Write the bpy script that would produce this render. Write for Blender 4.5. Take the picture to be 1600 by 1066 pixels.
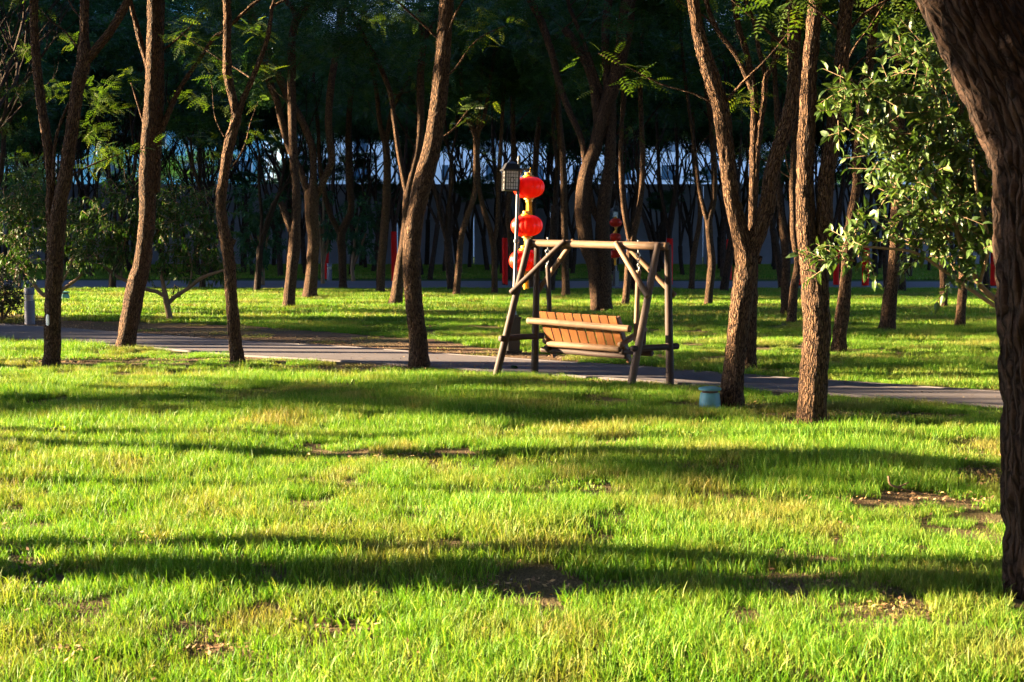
import bpy, bmesh, math, random
import numpy as np
from mathutils import Vector, Matrix, noise

R = math.radians
SC = bpy.context.scene
for o in list(bpy.data.objects):
    bpy.data.objects.remove(o)
COL = SC.collection

# ------------------------------------------------------------------ camera
CAM_H = 1.95
F_PX = 2222.0
PITCH = -math.atan(158 / 2222)
cam_data = bpy.data.cameras.new('camera')
cam_data.lens = 50.0
cam_data.sensor_width = 36.0
cam_data.clip_start = 0.1
cam_data.clip_end = 2000
cam_data.dof.use_dof = True
cam_data.dof.focus_distance = 19.0
cam_data.dof.aperture_fstop = 8.0
cam = bpy.data.objects.new('camera', cam_data)
cam.location = (0, 0, CAM_H)
cam.rotation_euler = (math.pi / 2 + PITCH, 0, 0)
COL.objects.link(cam)
SC.camera = cam

# ------------------------------------------------------------------ sky, sun, exposure
SUN_EL = R(13.0)
SUN_BEHIND = R(-6.0)           # sun stands left, a little beyond the objects
sun_dir = Vector((-math.cos(SUN_EL) * math.cos(SUN_BEHIND), -math.cos(SUN_EL) * math.sin(SUN_BEHIND), math.sin(SUN_EL)))
world = bpy.data.worlds.new('World')
SC.world = world
world.use_nodes = True
wn = world.node_tree
wn.nodes.clear()
sky = wn.nodes.new('ShaderNodeTexSky')
sky.sky_type = 'NISHITA'
sky.sun_disc = False
sky.sun_elevation = SUN_EL
sky.sun_rotation = math.atan2(sun_dir.x, sun_dir.y)
sky.air_density = 0.42
sky.dust_density = 0.4
sky.ozone_density = 2.0
bg = wn.nodes.new('ShaderNodeBackground')
bg.inputs['Strength'].default_value = 0.05
wo = wn.nodes.new('ShaderNodeOutputWorld')
wn.links.new(sky.outputs[0], bg.inputs['Color'])
wn.links.new(bg.outputs[0], wo.inputs['Surface'])
sl = bpy.data.lights.new('sun', 'SUN')
sl.energy = 5.0
sl.angle = R(0.55)
sl.color = (1.0, 0.77, 0.47)
so = bpy.data.objects.new('sun', sl)
so.rotation_euler = sun_dir.to_track_quat('Z', 'Y').to_euler()
so.location = (-20, 0, 20)
COL.objects.link(so)
SC.view_settings.view_transform = 'Standard'
SC.view_settings.look = 'None'
SC.view_settings.exposure = 3.8
SC.view_settings.gamma = 1.0
SC.view_settings.use_curve_mapping = False
SC.render.engine = 'CYCLES'
SC.cycles.max_bounces = 6
SC.cycles.diffuse_bounces = 2
SC.cycles.glossy_bounces = 2
SC.cycles.transmission_bounces = 4
SC.cycles.transparent_max_bounces = 6
SC.cycles.use_denoising = True
SC.cycles.use_adaptive_sampling = True
SC.cycles.adaptive_threshold = 0.02
SC.cycles.sample_clamp_indirect = 4.0
SC.cycles.caustics_reflective = False
SC.cycles.caustics_refractive = False


# ------------------------------------------------------------------ helpers
def ray(px, py):
    f = Vector((0, math.cos(PITCH), math.sin(PITCH)))
    u = Vector((0, -math.sin(PITCH), math.cos(PITCH)))
    return f + u * ((533 - py) / F_PX) + Vector((1, 0, 0)) * ((px - 800) / F_PX)


def at(px, py, d):
    r = ray(px, py)
    r = r * (d / r.y)
    return Vector((r.x, r.y, r.z + CAM_H))


def ground(px, py):
    r = ray(px, py)
    r = r * (-CAM_H / r.z)
    return Vector((r.x, r.y, 0))


def tag(o, label=None, cat=None, group=None, kind=None):
    if label: o['label'] = label
    if cat: o['category'] = cat
    if group: o['group'] = group
    if kind: o['kind'] = kind
    return o


def link(name, me, mat=None, parent=None):
    o = bpy.data.objects.new(name, me)
    COL.objects.link(o)
    if mat is not None and me is not None and not me.materials:
        me.materials.append(mat)
    if parent: o.parent = parent
    return o


def thing(name, loc, label, cat, group=None, rz=0.0):
    o = bpy.data.objects.new(name, None)
    o.empty_display_size = 0.2
    COL.objects.link(o)
    o.location = loc
    o.rotation_euler = (0, 0, rz)
    return tag(o, label, cat, group)


def np_mesh(name, verts, quads=None, tris=None, attrs=None, smooth=False):
    """mesh from numpy arrays; attrs: dict name -> per-vertex float array or (n,3)"""
    me = bpy.data.meshes.new(name)
    verts = np.asarray(verts, np.float32)
    me.vertices.add(len(verts))
    me.vertices.foreach_set('co', verts.ravel())
    parts, sizes = [], []
    if quads is not None and len(quads):
        parts.append(np.asarray(quads, np.int32).ravel()); sizes.append(np.full(len(quads), 4, np.int32))
    if tris is not None and len(tris):
        parts.append(np.asarray(tris, np.int32).ravel()); sizes.append(np.full(len(tris), 3, np.int32))
    loops = np.concatenate(parts); sizes = np.concatenate(sizes)
    me.loops.add(len(loops)); me.loops.foreach_set('vertex_index', loops)
    me.polygons.add(len(sizes))
    starts = np.concatenate([[0], np.cumsum(sizes)[:-1]]).astype(np.int32)
    me.polygons.foreach_set('loop_start', starts)
    me.polygons.foreach_set('loop_total', sizes)
    if smooth:
        me.polygons.foreach_set('use_smooth', np.ones(len(sizes), bool))
    for k, v in (attrs or {}).items():
        v = np.asarray(v, np.float32)
        if v.ndim == 1:
            a = me.attributes.new(k, 'FLOAT', 'POINT'); a.data.foreach_set('value', v)
        else:
            a = me.attributes.new(k, 'FLOAT_VECTOR', 'POINT'); a.data.foreach_set('vector', v.ravel())
    me.update(calc_edges=True)
    me.validate()
    return me


class Tubes:
    """collects tapered tubes (with bark coordinates) into one mesh"""
    def __init__(self):
        self.v, self.q, self.t, self.bk = [], [], [], []
        self.n = 0

    def add(self, pts, rad, sides=12, seed=0, disp=None, cap0=True, cap1=True, smooth_n=4, wob=0.0, step=None):
        pts = [Vector(p) for p in pts]
        # Catmull-Rom resampling
        P, Rr = [], []
        m = len(pts)
        for i in range(m - 1):
            p0 = pts[max(i - 1, 0)]; p1 = pts[i]; p2 = pts[i + 1]; p3 = pts[min(i + 2, m - 1)]
            n = smooth_n if step is None else max(1, int((p2 - p1).length / step))
            for k in range(n):
                t = k / n
                P.append(0.5 * ((2 * p1) + (p2 - p0) * t + (2 * p0 - 5 * p1 + 4 * p2 - p3) * t * t + (3 * p1 - p0 - 3 * p2 + p3) * t ** 3))
                Rr.append(rad[i] + (rad[i + 1] - rad[i]) * t)
        P.append(pts[-1]); Rr.append(rad[-1])
        rnd = random.Random(seed)
        off = Vector((rnd.uniform(0, 90), rnd.uniform(0, 90), rnd.uniform(0, 90)))
        if wob:
            for i in range(1, len(P) - 1):
                P[i] = P[i] + Vector((noise.noise(P[i] * 1.7 + off), noise.noise(P[i] * 1.7 - off), 0)) * wob * Rr[i]
        # frames
        T = []
        for i in range(len(P)):
            a = P[max(i - 1, 0)]; b = P[min(i + 1, len(P) - 1)]
            d = (b - a)
            T.append(d.normalized() if d.length > 1e-9 else Vector((0, 0, 1)))
        ref = Vector((0, -1, 0.001))
        if abs(T[0].dot(ref)) > 0.95: ref = Vector((1, 0, 0))
        N = (ref - T[0] * ref.dot(T[0])).normalized()
        L = 0.0
        base = self.n
        rings = len(P)
        cs = [(math.cos(2 * math.pi * k / sides), math.sin(2 * math.pi * k / sides)) for k in range(sides)]
        for i in range(rings):
            if i:
                N = (N - T[i] * N.dot(T[i])).normalized()
                L += (P[i] - P[i - 1]).length
            B = T[i].cross(N)
            for k in range(sides):
                c, s = cs[k]
                dirv = N * c + B * s
                r = Rr[i]
                b3 = Vector((c * r, s * r, L))
                if disp:
                    r = r + disp(b3, off, Rr[i])
                self.v.append(P[i] + dirv * r)
                self.bk.append((b3.x + off.x, b3.y + off.y, b3.z + off.z))
        for i in range(rings - 1):
            for k in range(sides):
                a = base + i * sides + k; b = base + i * sides + (k + 1) % sides
                self.q.append((a, b, b + sides, a + sides))
        self.n += rings * sides
        for flag, i0, pc, rev in ((cap0, base, P[0], True), (cap1, base + (rings - 1) * sides, P[-1], False)):
            if flag:
                self.v.append(pc); self.bk.append((off.x, off.y, off.z)); ci = self.n; self.n += 1
                for k in range(sides):
                    a = i0 + k; b = i0 + (k + 1) % sides
                    self.t.append((b, a, ci) if rev else (a, b, ci))

    def mesh(self, name, origin=(0, 0, 0)):
        v = np.array([tuple(x) for x in self.v], np.float32) - np.array(tuple(origin), np.float32)
        return np_mesh(name, v, self.q, self.t, {'bk': np.array(self.bk, np.float32)}, smooth=True)


def box_mesh(name, boxes, bevel=0.0):
    """boxes: list of (cx,cy,cz, sx,sy,sz[, rx,ry,rz])"""
    bm = bmesh.new()
    for b in boxes:
        m = Matrix.Translation(b[:3])
        if len(b) > 6:
            m = m @ Matrix.Rotation(b[8], 4, 'Z') @ Matrix.Rotation(b[7], 4, 'Y') @ Matrix.Rotation(b[6], 4, 'X')
        m = m @ Matrix.Diagonal((b[3], b[4], b[5], 1))
        bmesh.ops.create_cube(bm, size=1.0, matrix=m)
    if bevel:
        bmesh.ops.bevel(bm, geom=bm.edges[:], offset=bevel, segments=2, affect='EDGES')
    me = bpy.data.meshes.new(name)
    bm.to_mesh(me); bm.free()
    return me


def lathe_mesh(name, prof, sides=32, smooth=True):
    bm = bmesh.new()
    rings = []
    for r, z in prof:
        rings.append([bm.verts.new((r * math.cos(2 * math.pi * k / sides), r * math.sin(2 * math.pi * k / sides), z)) for k in range(sides)])
    for a, b in zip(rings, rings[1:]):
        for k in range(sides):
            bm.faces.new((a[k], a[(k + 1) % sides], b[(k + 1) % sides], b[k]))
    if prof[0][0] > 1e-4: bm.faces.new(rings[0][::-1])
    if prof[-1][0] > 1e-4: bm.faces.new(rings[-1])
    bmesh.ops.remove_doubles(bm, verts=bm.verts[:], dist=1e-5)
    bmesh.ops.recalc_face_normals(bm, faces=bm.faces[:])
    me = bpy.data.meshes.new(name)
    bm.to_mesh(me); bm.free()
    if smooth:
        for p in me.polygons: p.use_smooth = True
        try:
            me.set_sharp_from_angle(angle=R(35))
        except Exception:
            pass
    return me


# ------------------------------------------------------------------ materials
class NT:
    def __init__(self, name):
        self.m = bpy.data.materials.new(name)
        self.m.use_nodes = True
        self.t = self.m.node_tree
        self.t.nodes.clear()
        self.out = self.n('ShaderNodeOutputMaterial')

    def n(self, typ, **kw):
        nd = self.t.nodes.new(typ)
        for k, v in kw.items():
            setattr(nd, k, v)
        return nd

    def l(self, a, b):
        self.t.links.new(a, b)

    def noise(self, vec, scale, detail=4, rough=0.55, dist=0.0):
        nd = self.n('ShaderNodeTexNoise')
        nd.inputs['Scale'].default_value = scale
        nd.inputs['Detail'].default_value = detail
        nd.inputs['Roughness'].default_value = rough
        nd.inputs['Distortion'].default_value = dist
        if vec is not None: self.l(vec, nd.inputs['Vector'])
        return nd.outputs['Fac']

    def ramp(self, fac, stops, interp='LINEAR'):
        nd = self.n('ShaderNodeValToRGB')
        cr = nd.color_ramp
        cr.interpolation = interp
        while len(cr.elements) < len(stops): cr.elements.new(0.5)
        for e, (p, c) in zip(cr.elements, stops):
            e.position = p
            e.color = (c, c, c, 1) if isinstance(c, (int, float)) else (*c, 1)
        self.l(fac, nd.inputs['Fac'])
        return nd.outputs['Color']

    def mix(self, fac, a, b, mode='MIX'):
        nd = self.n('ShaderNodeMix', data_type='RGBA', blend_type=mode)
        for s, v in ((0, fac), (6, a), (7, b)):
            if isinstance(v, (int, float)): nd.inputs[s].default_value = v
            elif isinstance(v, tuple): nd.inputs[s].default_value = (*v, 1)
            else: self.l(v, nd.inputs[s])
        return nd.outputs[2]

    def scale(self, vec, s):
        nd = self.n('ShaderNodeMapping')
        nd.inputs['Scale'].default_value = s
        self.l(vec, nd.inputs['Vector'])
        return nd.outputs[0]

    def attr(self, name):
        nd = self.n('ShaderNodeAttribute', attribute_name=name)
        return nd

    def bump(self, h, strength=0.5, dist=0.02):
        nd = self.n('ShaderNodeBump')
        nd.inputs['Strength'].default_value = strength
        nd.inputs['Distance'].default_value = dist
        self.l(h, nd.inputs['Height'])
        return nd.outputs[0]

    def principled(self, color=None, rough=0.8, normal=None, metal=0.0, spec=0.3, **kw):
        p = self.n('ShaderNodeBsdfPrincipled')
        if isinstance(color, tuple): p.inputs['Base Color'].default_value = (*color, 1)
        elif color is not None: self.l(color, p.inputs['Base Color'])
        if isinstance(rough, (int, float)): p.inputs['Roughness'].default_value = rough
        else: self.l(rough, p.inputs['Roughness'])
        p.inputs['Metallic'].default_value = metal
        p.inputs['Specular IOR Level'].default_value = spec
        if normal is not None: self.l(normal, p.inputs['Normal'])
        return p

    def done(self, sh):
        self.l(sh.outputs[0] if hasattr(sh, 'outputs') else sh, self.out.inputs['Surface'])
        return self.m


def mat_bark(name, dark, mid, light, sc=1.0, bump=0.9):
    m = NT(name)
    a = m.attr('bk').outputs['Vector']
    wob = m.n('ShaderNodeTexNoise'); wob.inputs['Scale'].default_value = 14 * sc; wob.inputs['Detail'].default_value = 3; m.l(a, wob.inputs['Vector'])
    sub = m.n('ShaderNodeVectorMath', operation='MULTIPLY_ADD'); m.l(wob.outputs['Color'], sub.inputs[0]); sub.inputs[1].default_value = (0.035, 0.035, 0.10); m.l(a, sub.inputs[2])
    v1 = m.scale(sub.outputs[0], (1, 1, 0.17))
    vor = m.n('ShaderNodeTexVoronoi', feature='DISTANCE_TO_EDGE'); vor.inputs['Scale'].default_value = 34 * sc; m.l(v1, vor.inputs['Vector'])
    edge = vor.outputs['Distance']
    f1 = m.noise(m.scale(a, (1, 1, 0.2)), 60 * sc, 4, 0.6, 0.5)
    f2 = m.noise(m.scale(a, (1, 1, 0.5)), 7 * sc, 3)
    f3 = m.noise(a, 160 * sc, 3)
    plate = m.ramp(edge, [(0.0, 0.0), (0.10, 0.45), (0.32, 1.0)])
    ridge = m.n('ShaderNodeMath', operation='MULTIPLY_ADD')
    m.l(f1, ridge.inputs[0]); ridge.inputs[1].default_value = 0.55
    m.l(plate, ridge.inputs[2])
    fine = m.ramp(f1, [(0.36, mid), (0.64, light)])
    col = m.mix(m.ramp(edge, [(0.02, 0.0), (0.16, 1.0)]), dark, fine)
    col = m.mix(m.ramp(f2, [(0.4, 0.0), (0.7, 0.55)]), col, mid)
    col = m.mix(m.ramp(f3, [(0.35, 0.35), (0.6, 0.0)]), col, dark)
    tone = m.n('ShaderNodeObjectInfo')
    hue = m.n('ShaderNodeHueSaturation')
    mr = m.n('ShaderNodeMapRange'); m.l(tone.outputs['Random'], mr.inputs[0]); mr.inputs[3].default_value = 0.8; mr.inputs[4].default_value = 1.2
    m.l(mr.outputs[0], hue.inputs['Value']); m.l(col, hue.inputs['Color'])
    nb = m.bump(ridge.outputs[0], bump, 0.035)
    return m.done(m.principled(hue.outputs[0], 0.9, nb, spec=0.15))


def mat_leaf(name, c1, c2, c3, trans=0.45, gloss=0.35, rough=0.45):
    m = NT(name)
    r = m.attr('rnd').outputs['Fac']
    col = m.ramp(r, [(0.0, c1), (0.6, c2), (1.0, c3)])
    p = m.principled(col, rough, spec=gloss)
    tr = m.n('ShaderNodeBsdfTranslucent')
    tc = m.mix(1.0, col, (1.25, 1.35, 0.55), 'MULTIPLY')
    m.l(tc, tr.inputs['Color'])
    mx = m.n('ShaderNodeMixShader'); mx.inputs[0].default_value = trans
    m.l(p.outputs[0], mx.inputs[1]); m.l(tr.outputs[0], mx.inputs[2])
    return m.done(mx)


def mat_plain(name, c, rough=0.6, metal=0.0, spec=0.4, var=0.15, sc=20, bump=0.0):
    m = NT(name)
    co = m.n('ShaderNodeTexCoord').outputs['Object']
    f = m.noise(co, sc, 4)
    lo = tuple(x * (1 - var) for x in c); hi = tuple(min(1, x * (1 + var)) for x in c)
    col = m.ramp(f, [(0.3, lo), (0.7, hi)])
    nb = m.bump(f, bump, 0.01) if bump else None
    return m.done(m.principled(col, rough, nb, metal, spec))


def mat_log(name, c1, c2, rough=0.65):
    m = NT(name)
    a = m.attr('bk').outputs['Vector']
    f = m.noise(m.scale(a, (1, 1, 0.05)), 60, 4, 0.6, 1.2)
    g = m.noise(a, 5, 3)
    col = m.ramp(f, [(0.3, c1), (0.68, c2)])
    col = m.mix(m.ramp(g, [(0.4, 0.0), (0.75, 0.55)]), col, tuple(x * 0.55 for x in c1))
    crack = m.ramp(m.noise(m.scale(a, (1, 1, 0.03)), 38, 2), [(0.30, 0.35), (0.34, 1.0)])
    col = m.mix(1.0, col, crack, 'MULTIPLY')
    return m.done(m.principled(col, rough, m.bump(f, 0.35, 0.01), spec=0.25))


def mat_plank(name, c1, c2):
    m = NT(name)
    co = m.n('ShaderNodeTexCoord').outputs['Object']
    oi = m.n('ShaderNodeObjectInfo').outputs['Random']
    ad = m.n('ShaderNodeVectorMath', operation='ADD')
    cmb = m.n('ShaderNodeCombineXYZ'); k = m.n('ShaderNodeMath', operation='MULTIPLY'); m.l(oi, k.inputs[0]); k.inputs[1].default_value = 40
    m.l(k.outputs[0], cmb.inputs[0]); m.l(k.outputs[0], cmb.inputs[2])
    m.l(co, ad.inputs[0]); m.l(cmb.outputs[0], ad.inputs[1])
    f = m.noise(m.scale(ad.outputs[0], (1, 1, 0.08)), 70, 4, 0.6, 1.5)
    col = m.ramp(f, [(0.3, c1), (0.7, c2)])
    knots = m.ramp(m.noise(m.scale(ad.outputs[0], (1, 1, 0.5)), 14, 1), [(0.70, 1.0), (0.76, 0.3)])
    col = m.mix(1.0, col, knots, 'MULTIPLY')
    hs = m.n('ShaderNodeHueSaturation'); mr = m.n('ShaderNodeMapRange'); m.l(oi, mr.inputs[0]); mr.inputs[3].default_value = 0.82; mr.inputs[4].default_value = 1.15
    m.l(mr.outputs[0], hs.inputs['Value']); m.l(col, hs.inputs['Color'])
    return m.done(m.principled(hs.outputs[0], 0.5, m.bump(f, 0.25, 0.01), spec=0.35))


M = {}
M['bark'] = mat_bark('bark', (0.010, 0.005, 0.004), (0.070, 0.036, 0.020), (0.23, 0.132, 0.070), 1.35)
M['bark_big'] = mat_bark('bark_old_shaded', (0.006, 0.003, 0.002), (0.022, 0.011, 0.007), (0.050, 0.028, 0.018), 0.8, 0.8)  # darkened below the other bark to paint in the near trunk's shade
M['bark_far'] = mat_bark('bark_grove', (0.008, 0.005, 0.004), (0.035, 0.021, 0.015), (0.07, 0.043, 0.028), 0.8, 0.5)
M['twig'] = mat_plain('twig_bark', (0.16, 0.105, 0.06), 0.8, spec=0.2)
M['leaf'] = mat_leaf('locust_leaf', (0.022, 0.050, 0.008), (0.065, 0.105, 0.012), (0.17, 0.18, 0.022), 0.45)
M['leaf_top'] = mat_leaf('shaded_canopy_leaf', (0.013, 0.046, 0.022), (0.030, 0.080, 0.030), (0.075, 0.12, 0.028), 0.38, 0.2)  # crown copy of the locust leaf, darkened to paint in canopy shade
M['leaf_far'] = mat_leaf('shaded_grove_leaf', (0.013, 0.050, 0.028), (0.030, 0.085, 0.040), (0.065, 0.125, 0.036), 0.40, 0.2)  # bluish dark tone stands for skylit shade in the far crowns
M['leaf_peach'] = mat_leaf('long_leaf', (0.014, 0.042, 0.008), (0.034, 0.075, 0.012), (0.10, 0.135, 0.025), 0.30, 0.2, 0.5)
M['leaf_glossy'] = mat_leaf('glossy_leaf', (0.022, 0.045, 0.010), (0.060, 0.105, 0.022), (0.17, 0.21, 0.06), 0.26, 0.4, 0.42)
M['leaf_hedge'] = mat_leaf('hedge_leaf', (0.012, 0.022, 0.008), (0.022, 0.036, 0.012), (0.045, 0.055, 0.02), 0.2)
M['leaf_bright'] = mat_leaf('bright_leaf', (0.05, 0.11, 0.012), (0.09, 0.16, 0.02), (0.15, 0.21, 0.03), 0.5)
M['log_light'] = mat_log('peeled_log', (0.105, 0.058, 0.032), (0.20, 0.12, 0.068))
M['log_dark'] = mat_log('stained_shaded_log', (0.026, 0.014, 0.011), (0.058, 0.034, 0.025))  # dark stain deepened to paint in shade on legs and rails
M['log_mid'] = mat_log('half_lit_weathered_log', (0.065, 0.038, 0.027), (0.13, 0.08, 0.055))  # weathered tone between the two, for the leg half in sun
M['plank'] = mat_plank('varnished_plank', (0.12, 0.040, 0.010), (0.21, 0.078, 0.021))
M['plank_dark'] = mat_plank('dark_plank', (0.05, 0.024, 0.012), (0.09, 0.045, 0.024))
M['steel'] = mat_plain('galvanised_steel', (0.30, 0.30, 0.30), 0.35, 0.9)
M['black_metal'] = mat_plain('black_painted_metal', (0.018, 0.017, 0.018), 0.35, 0.0, 0.5)
M['post_metal'] = mat_plain('dark_post_metal', (0.055, 0.055, 0.058), 0.34, 0.0, 0.7)
M['frosted'] = mat_plain('frosted_glass', (0.80, 0.72, 0.70), 0.4, 0.0, 0.5, 0.08, 8)
M['bollard'] = mat_plain('grey_bollard_paint', (0.11, 0.11, 0.14), 0.5, 0.1)
M['teal'] = mat_plain('teal_fibreglass', (0.10, 0.26, 0.27), 0.5, 0.0, 0.4, 0.12, 12)
M['brown_band'] = mat_plain('brown_mesh', (0.09, 0.05, 0.035), 0.7)
M['wrap'] = mat_plain('red_cloth', (0.55, 0.012, 0.010), 0.8, 0.0, 0.1, 0.2, 30, 0.3)
M['white_tag'] = mat_plain('white_tag', (0.75, 0.75, 0.75), 0.5)


def mat_lantern():
    m = NT('red_lantern_silk')
    co = m.n('ShaderNodeTexCoord').outputs['Object']
    f = m.noise(co, 14, 3)
    col = m.ramp(f, [(0.3, (0.52, 0.016, 0.004)), (0.7, (0.66, 0.030, 0.006))])
    p = m.principled(col, 0.38, spec=0.45)
    tr = m.n('ShaderNodeBsdfTranslucent'); tr.inputs['Color'].default_value = (0.95, 0.075, 0.01, 1)
    mx = m.n('ShaderNodeMixShader'); mx.inputs[0].default_value = 0.30
    m.l(p.outputs[0], mx.inputs[1]); m.l(tr.outputs[0], mx.inputs[2])
    return m.done(mx)


M['lantern'] = mat_lantern()
M['gold'] = mat_plain('gold_paper', (0.72, 0.36, 0.03), 0.4, 0.15, 0.5, 0.3, 60)
M['tassel'] = mat_plain('yellow_tassel', (0.70, 0.36, 0.02), 0.7, 0.0, 0.2, 0.35, 90)


def pos_nodes(m):
    return m.n('ShaderNodeNewGeometry').outputs['Position']


def mat_ground():
    m = NT('lawn_soil')
    p = pos_nodes(m)
    f = m.noise(p, 0.45, 5, 0.6)
    g = m.noise(p, 14, 4)
    h = m.noise(p, 55, 3)
    soil = m.ramp(g, [(0.3, (0.055, 0.034, 0.022)), (0.7, (0.13, 0.085, 0.052))])
    green = m.ramp(h, [(0.3, (0.022, 0.048, 0.010)), (0.7, (0.060, 0.095, 0.020))])
    straw = m.ramp(m.noise(m.scale(p, (1, 0.35, 1)), 120, 3, 0.6, 1.0), [(0.45, 0.0), (0.62, 0.7)])
    soil = m.mix(straw, soil, (0.20, 0.14, 0.07))
    col = m.mix(m.ramp(f, [(0.40, 0.0), (0.66, 0.45)]), soil, green)
    # beyond the reach of the built blades the sward is carried by the colour alone
    sep = m.n('ShaderNodeSeparateXYZ'); m.l(p, sep.inputs[0])
    far = m.ramp(sep.outputs['Y'], [(0.0, 0.0), (1.0, 1.0)])
    mr = m.n('ShaderNodeMapRange'); m.l(sep.outputs['Y'], mr.inputs[0]); mr.inputs[1].default_value = 35; mr.inputs[2].default_value = 60
    col = m.mix(mr.outputs[0], col, green)
    return m.done(m.principled(col, 0.95, m.bump(h, 0.8, 0.03), spec=0.1))


def mat_dirt():
    m = NT('bare_earth')
    p = pos_nodes(m)
    g = m.noise(p, 18, 5, 0.65)
    f = m.noise(p, 2.2, 3)
    col = m.ramp(g, [(0.3, (0.06, 0.036, 0.024)), (0.72, (0.16, 0.10, 0.062))])
    col = m.mix(m.ramp(f, [(0.4, 0.0), (0.7, 0.5)]), col, (0.10, 0.075, 0.035))
    return m.done(m.principled(col, 0.95, m.bump(g, 0.9, 0.03), spec=0.1))


def mat_path(name, c1, c2):
    m = NT(name)
    p = pos_nodes(m)
    g = m.noise(p, 90, 3)
    f = m.noise(p, 1.3, 4)
    col = m.ramp(g, [(0.3, c1), (0.7, c2)])
    col = m.mix(m.ramp(f, [(0.35, 0.0), (0.75, 0.45)]), col, tuple(x * 0.7 for x in c1))
    return m.done(m.principled(col, 0.85, m.bump(g, 0.25, 0.01), spec=0.25))


def mat_grass():
    m = NT('grass_blades')
    p = pos_nodes(m)
    r = m.attr('rnd').outputs['Fac']
    t = m.attr('tip').outputs['Fac']
    big = m.noise(p, 0.55, 4, 0.6)
    mid = m.noise(p, 2.3, 3)
    fresh = m.ramp(r, [(0.0, (0.036, 0.135, 0.008)), (0.45, (0.095, 0.215, 0.014)), (0.8, (0.21, 0.30, 0.035)), (1.0, (0.46, 0.42, 0.13))])
    dry = m.ramp(r, [(0.0, (0.10, 0.13, 0.025)), (0.5, (0.22, 0.20, 0.05)), (1.0, (0.36, 0.24, 0.10))])
    mk = m.n('ShaderNodeMath', operation='ADD'); m.l(big, mk.inputs[0])
    k = m.n('ShaderNodeMath', operation='MULTIPLY'); m.l(mid, k.inputs[0]); k.inputs[1].default_value = 0.5
    m.l(k.outputs[0], mk.inputs[1])
    at_ = m.n('ShaderNodeAttribute', attribute_name='dry', attribute_type='INSTANCER')
    mk2 = m.n('ShaderNodeMath', operation='ADD'); m.l(mk.outputs[0], mk2.inputs[0]); m.l(at_.outputs['Fac'], mk2.inputs[1])
    col = m.mix(m.ramp(mk2.outputs[0], [(0.72, 0.0), (0.98, 0.9)]), fresh, dry)
    root = m.mix(1.0, col, (0.45, 0.45, 0.45), 'MULTIPLY')  # feet of the blades darkened to paint in the shade between them
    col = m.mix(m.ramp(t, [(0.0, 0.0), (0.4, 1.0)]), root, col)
    p_ = m.principled(col, 0.5, spec=0.16)
    tr = m.n('ShaderNodeBsdfTranslucent')
    m.l(m.mix(1.0, col, (1.2, 1.25, 0.6), 'MULTIPLY'), tr.inputs['Color'])
    mx = m.n('ShaderNodeMixShader'); mx.inputs[0].default_value = 0.36
    m.l(p_.outputs[0], mx.inputs[1]); m.l(tr.outputs[0], mx.inputs[2])
    return m.done(mx)


M['ground'] = mat_ground()
M['dirt'] = mat_dirt()
M['path'] = mat_path('paved_path', (0.070, 0.060, 0.070), (0.135, 0.115, 0.122))
M['far_path'] = mat_path('far_paving', (0.09, 0.09, 0.11), (0.15, 0.15, 0.18))
M['kerb'] = mat_path('kerb_stone', (0.08, 0.07, 0.075), (0.135, 0.118, 0.118))
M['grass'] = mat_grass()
M['wall'] = mat_plain('grey_concrete', (0.20, 0.20, 0.24), 0.9, 0, 0.2, 0.12, 0.8)
M['cope'] = mat_plain('coping_concrete', (0.20, 0.20, 0.23), 0.9, 0, 0.2)
M['house_white'] = mat_plain('white_render', (0.80, 0.82, 0.88), 0.8, 0, 0.2, 0.05, 0.3)
M['house_cyan'] = mat_plain('blue_panel', (0.24, 0.58, 0.78), 0.5, 0, 0.4, 0.1, 0.3)
M['glass'] = mat_plain('window_glass', (0.05, 0.10, 0.16), 0.08, 0, 0.8, 0.05)
M['house_side'] = mat_plain('tan_render', (0.32, 0.27, 0.22), 0.85, 0, 0.2, 0.08, 0.3)

# ------------------------------------------------------------------ setting: lawn, path, dirt
FAR_E = [(-160, 499), (0, 508), (94, 514), (216, 523), (381, 535), (548, 544), (668, 553), (800, 562), (980, 574), (1162, 588), (1294, 597), (1568, 615), (1800, 630)]
NEAR_E = [(-160, 521), (0, 531), (94, 536), (216, 543), (381, 557), (548, 566), (668, 574), (800, 583), (980, 595), (1162, 608), (1294, 617), (1568, 637), (1800, 655)]
far_e = [ground(*p) for p in FAR_E]
near_e = [ground(*p) for p in NEAR_E]
# run the path on, straight, past both ends of what is seen
for e in (far_e, near_e):
    d0 = (e[0] - e[1]).normalized(); d1 = (e[-1] - e[-2]).normalized()
    e.insert(0, e[0] + d0 * 30); e.append(e[-1] + d1 * 12)
mid_e = [(a + b) / 2 for a, b in zip(far_e, near_e)]
FE = np.array([(p.x, p.y) for p in far_e]); NE = np.array([(p.x, p.y) for p in near_e])


def path_y(x, E):
    return np.interp(x, E[:, 0], E[:, 1])


# dirt patches (centre x, y, rx, ry): ovals of worn ground in the lawn
def gp(px, py): v = ground(px, py); return v.x, v.y
WORN = [(*gp(790, 918), 0.38, 0.18), (*gp(1265, 925), 0.45, 0.18), (*gp(1395, 962), 0.22, 0.16), (*gp(1440, 782), 0.5, 0.25), (*gp(960, 700), 0.5, 0.3),
        (*gp(1110, 735), 0.4, 0.2), (*gp(330, 1020), 0.12, 0.07), (*gp(110, 1020), 0.10, 0.07), (*gp(200, 855), 0.35, 0.2), (*gp(1230, 655), 0.5, 0.2), (*gp(1390, 655), 1.1, 0.45),
        (*gp(900, 600), 1.3, 0.2), (*gp(640, 715), 0.5, 0.2), (*gp(130, 565), 2.2, 0.6), (*gp(1540, 745), 0.3, 0.3), (*gp(610, 575), 1.5, 0.4)]


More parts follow.
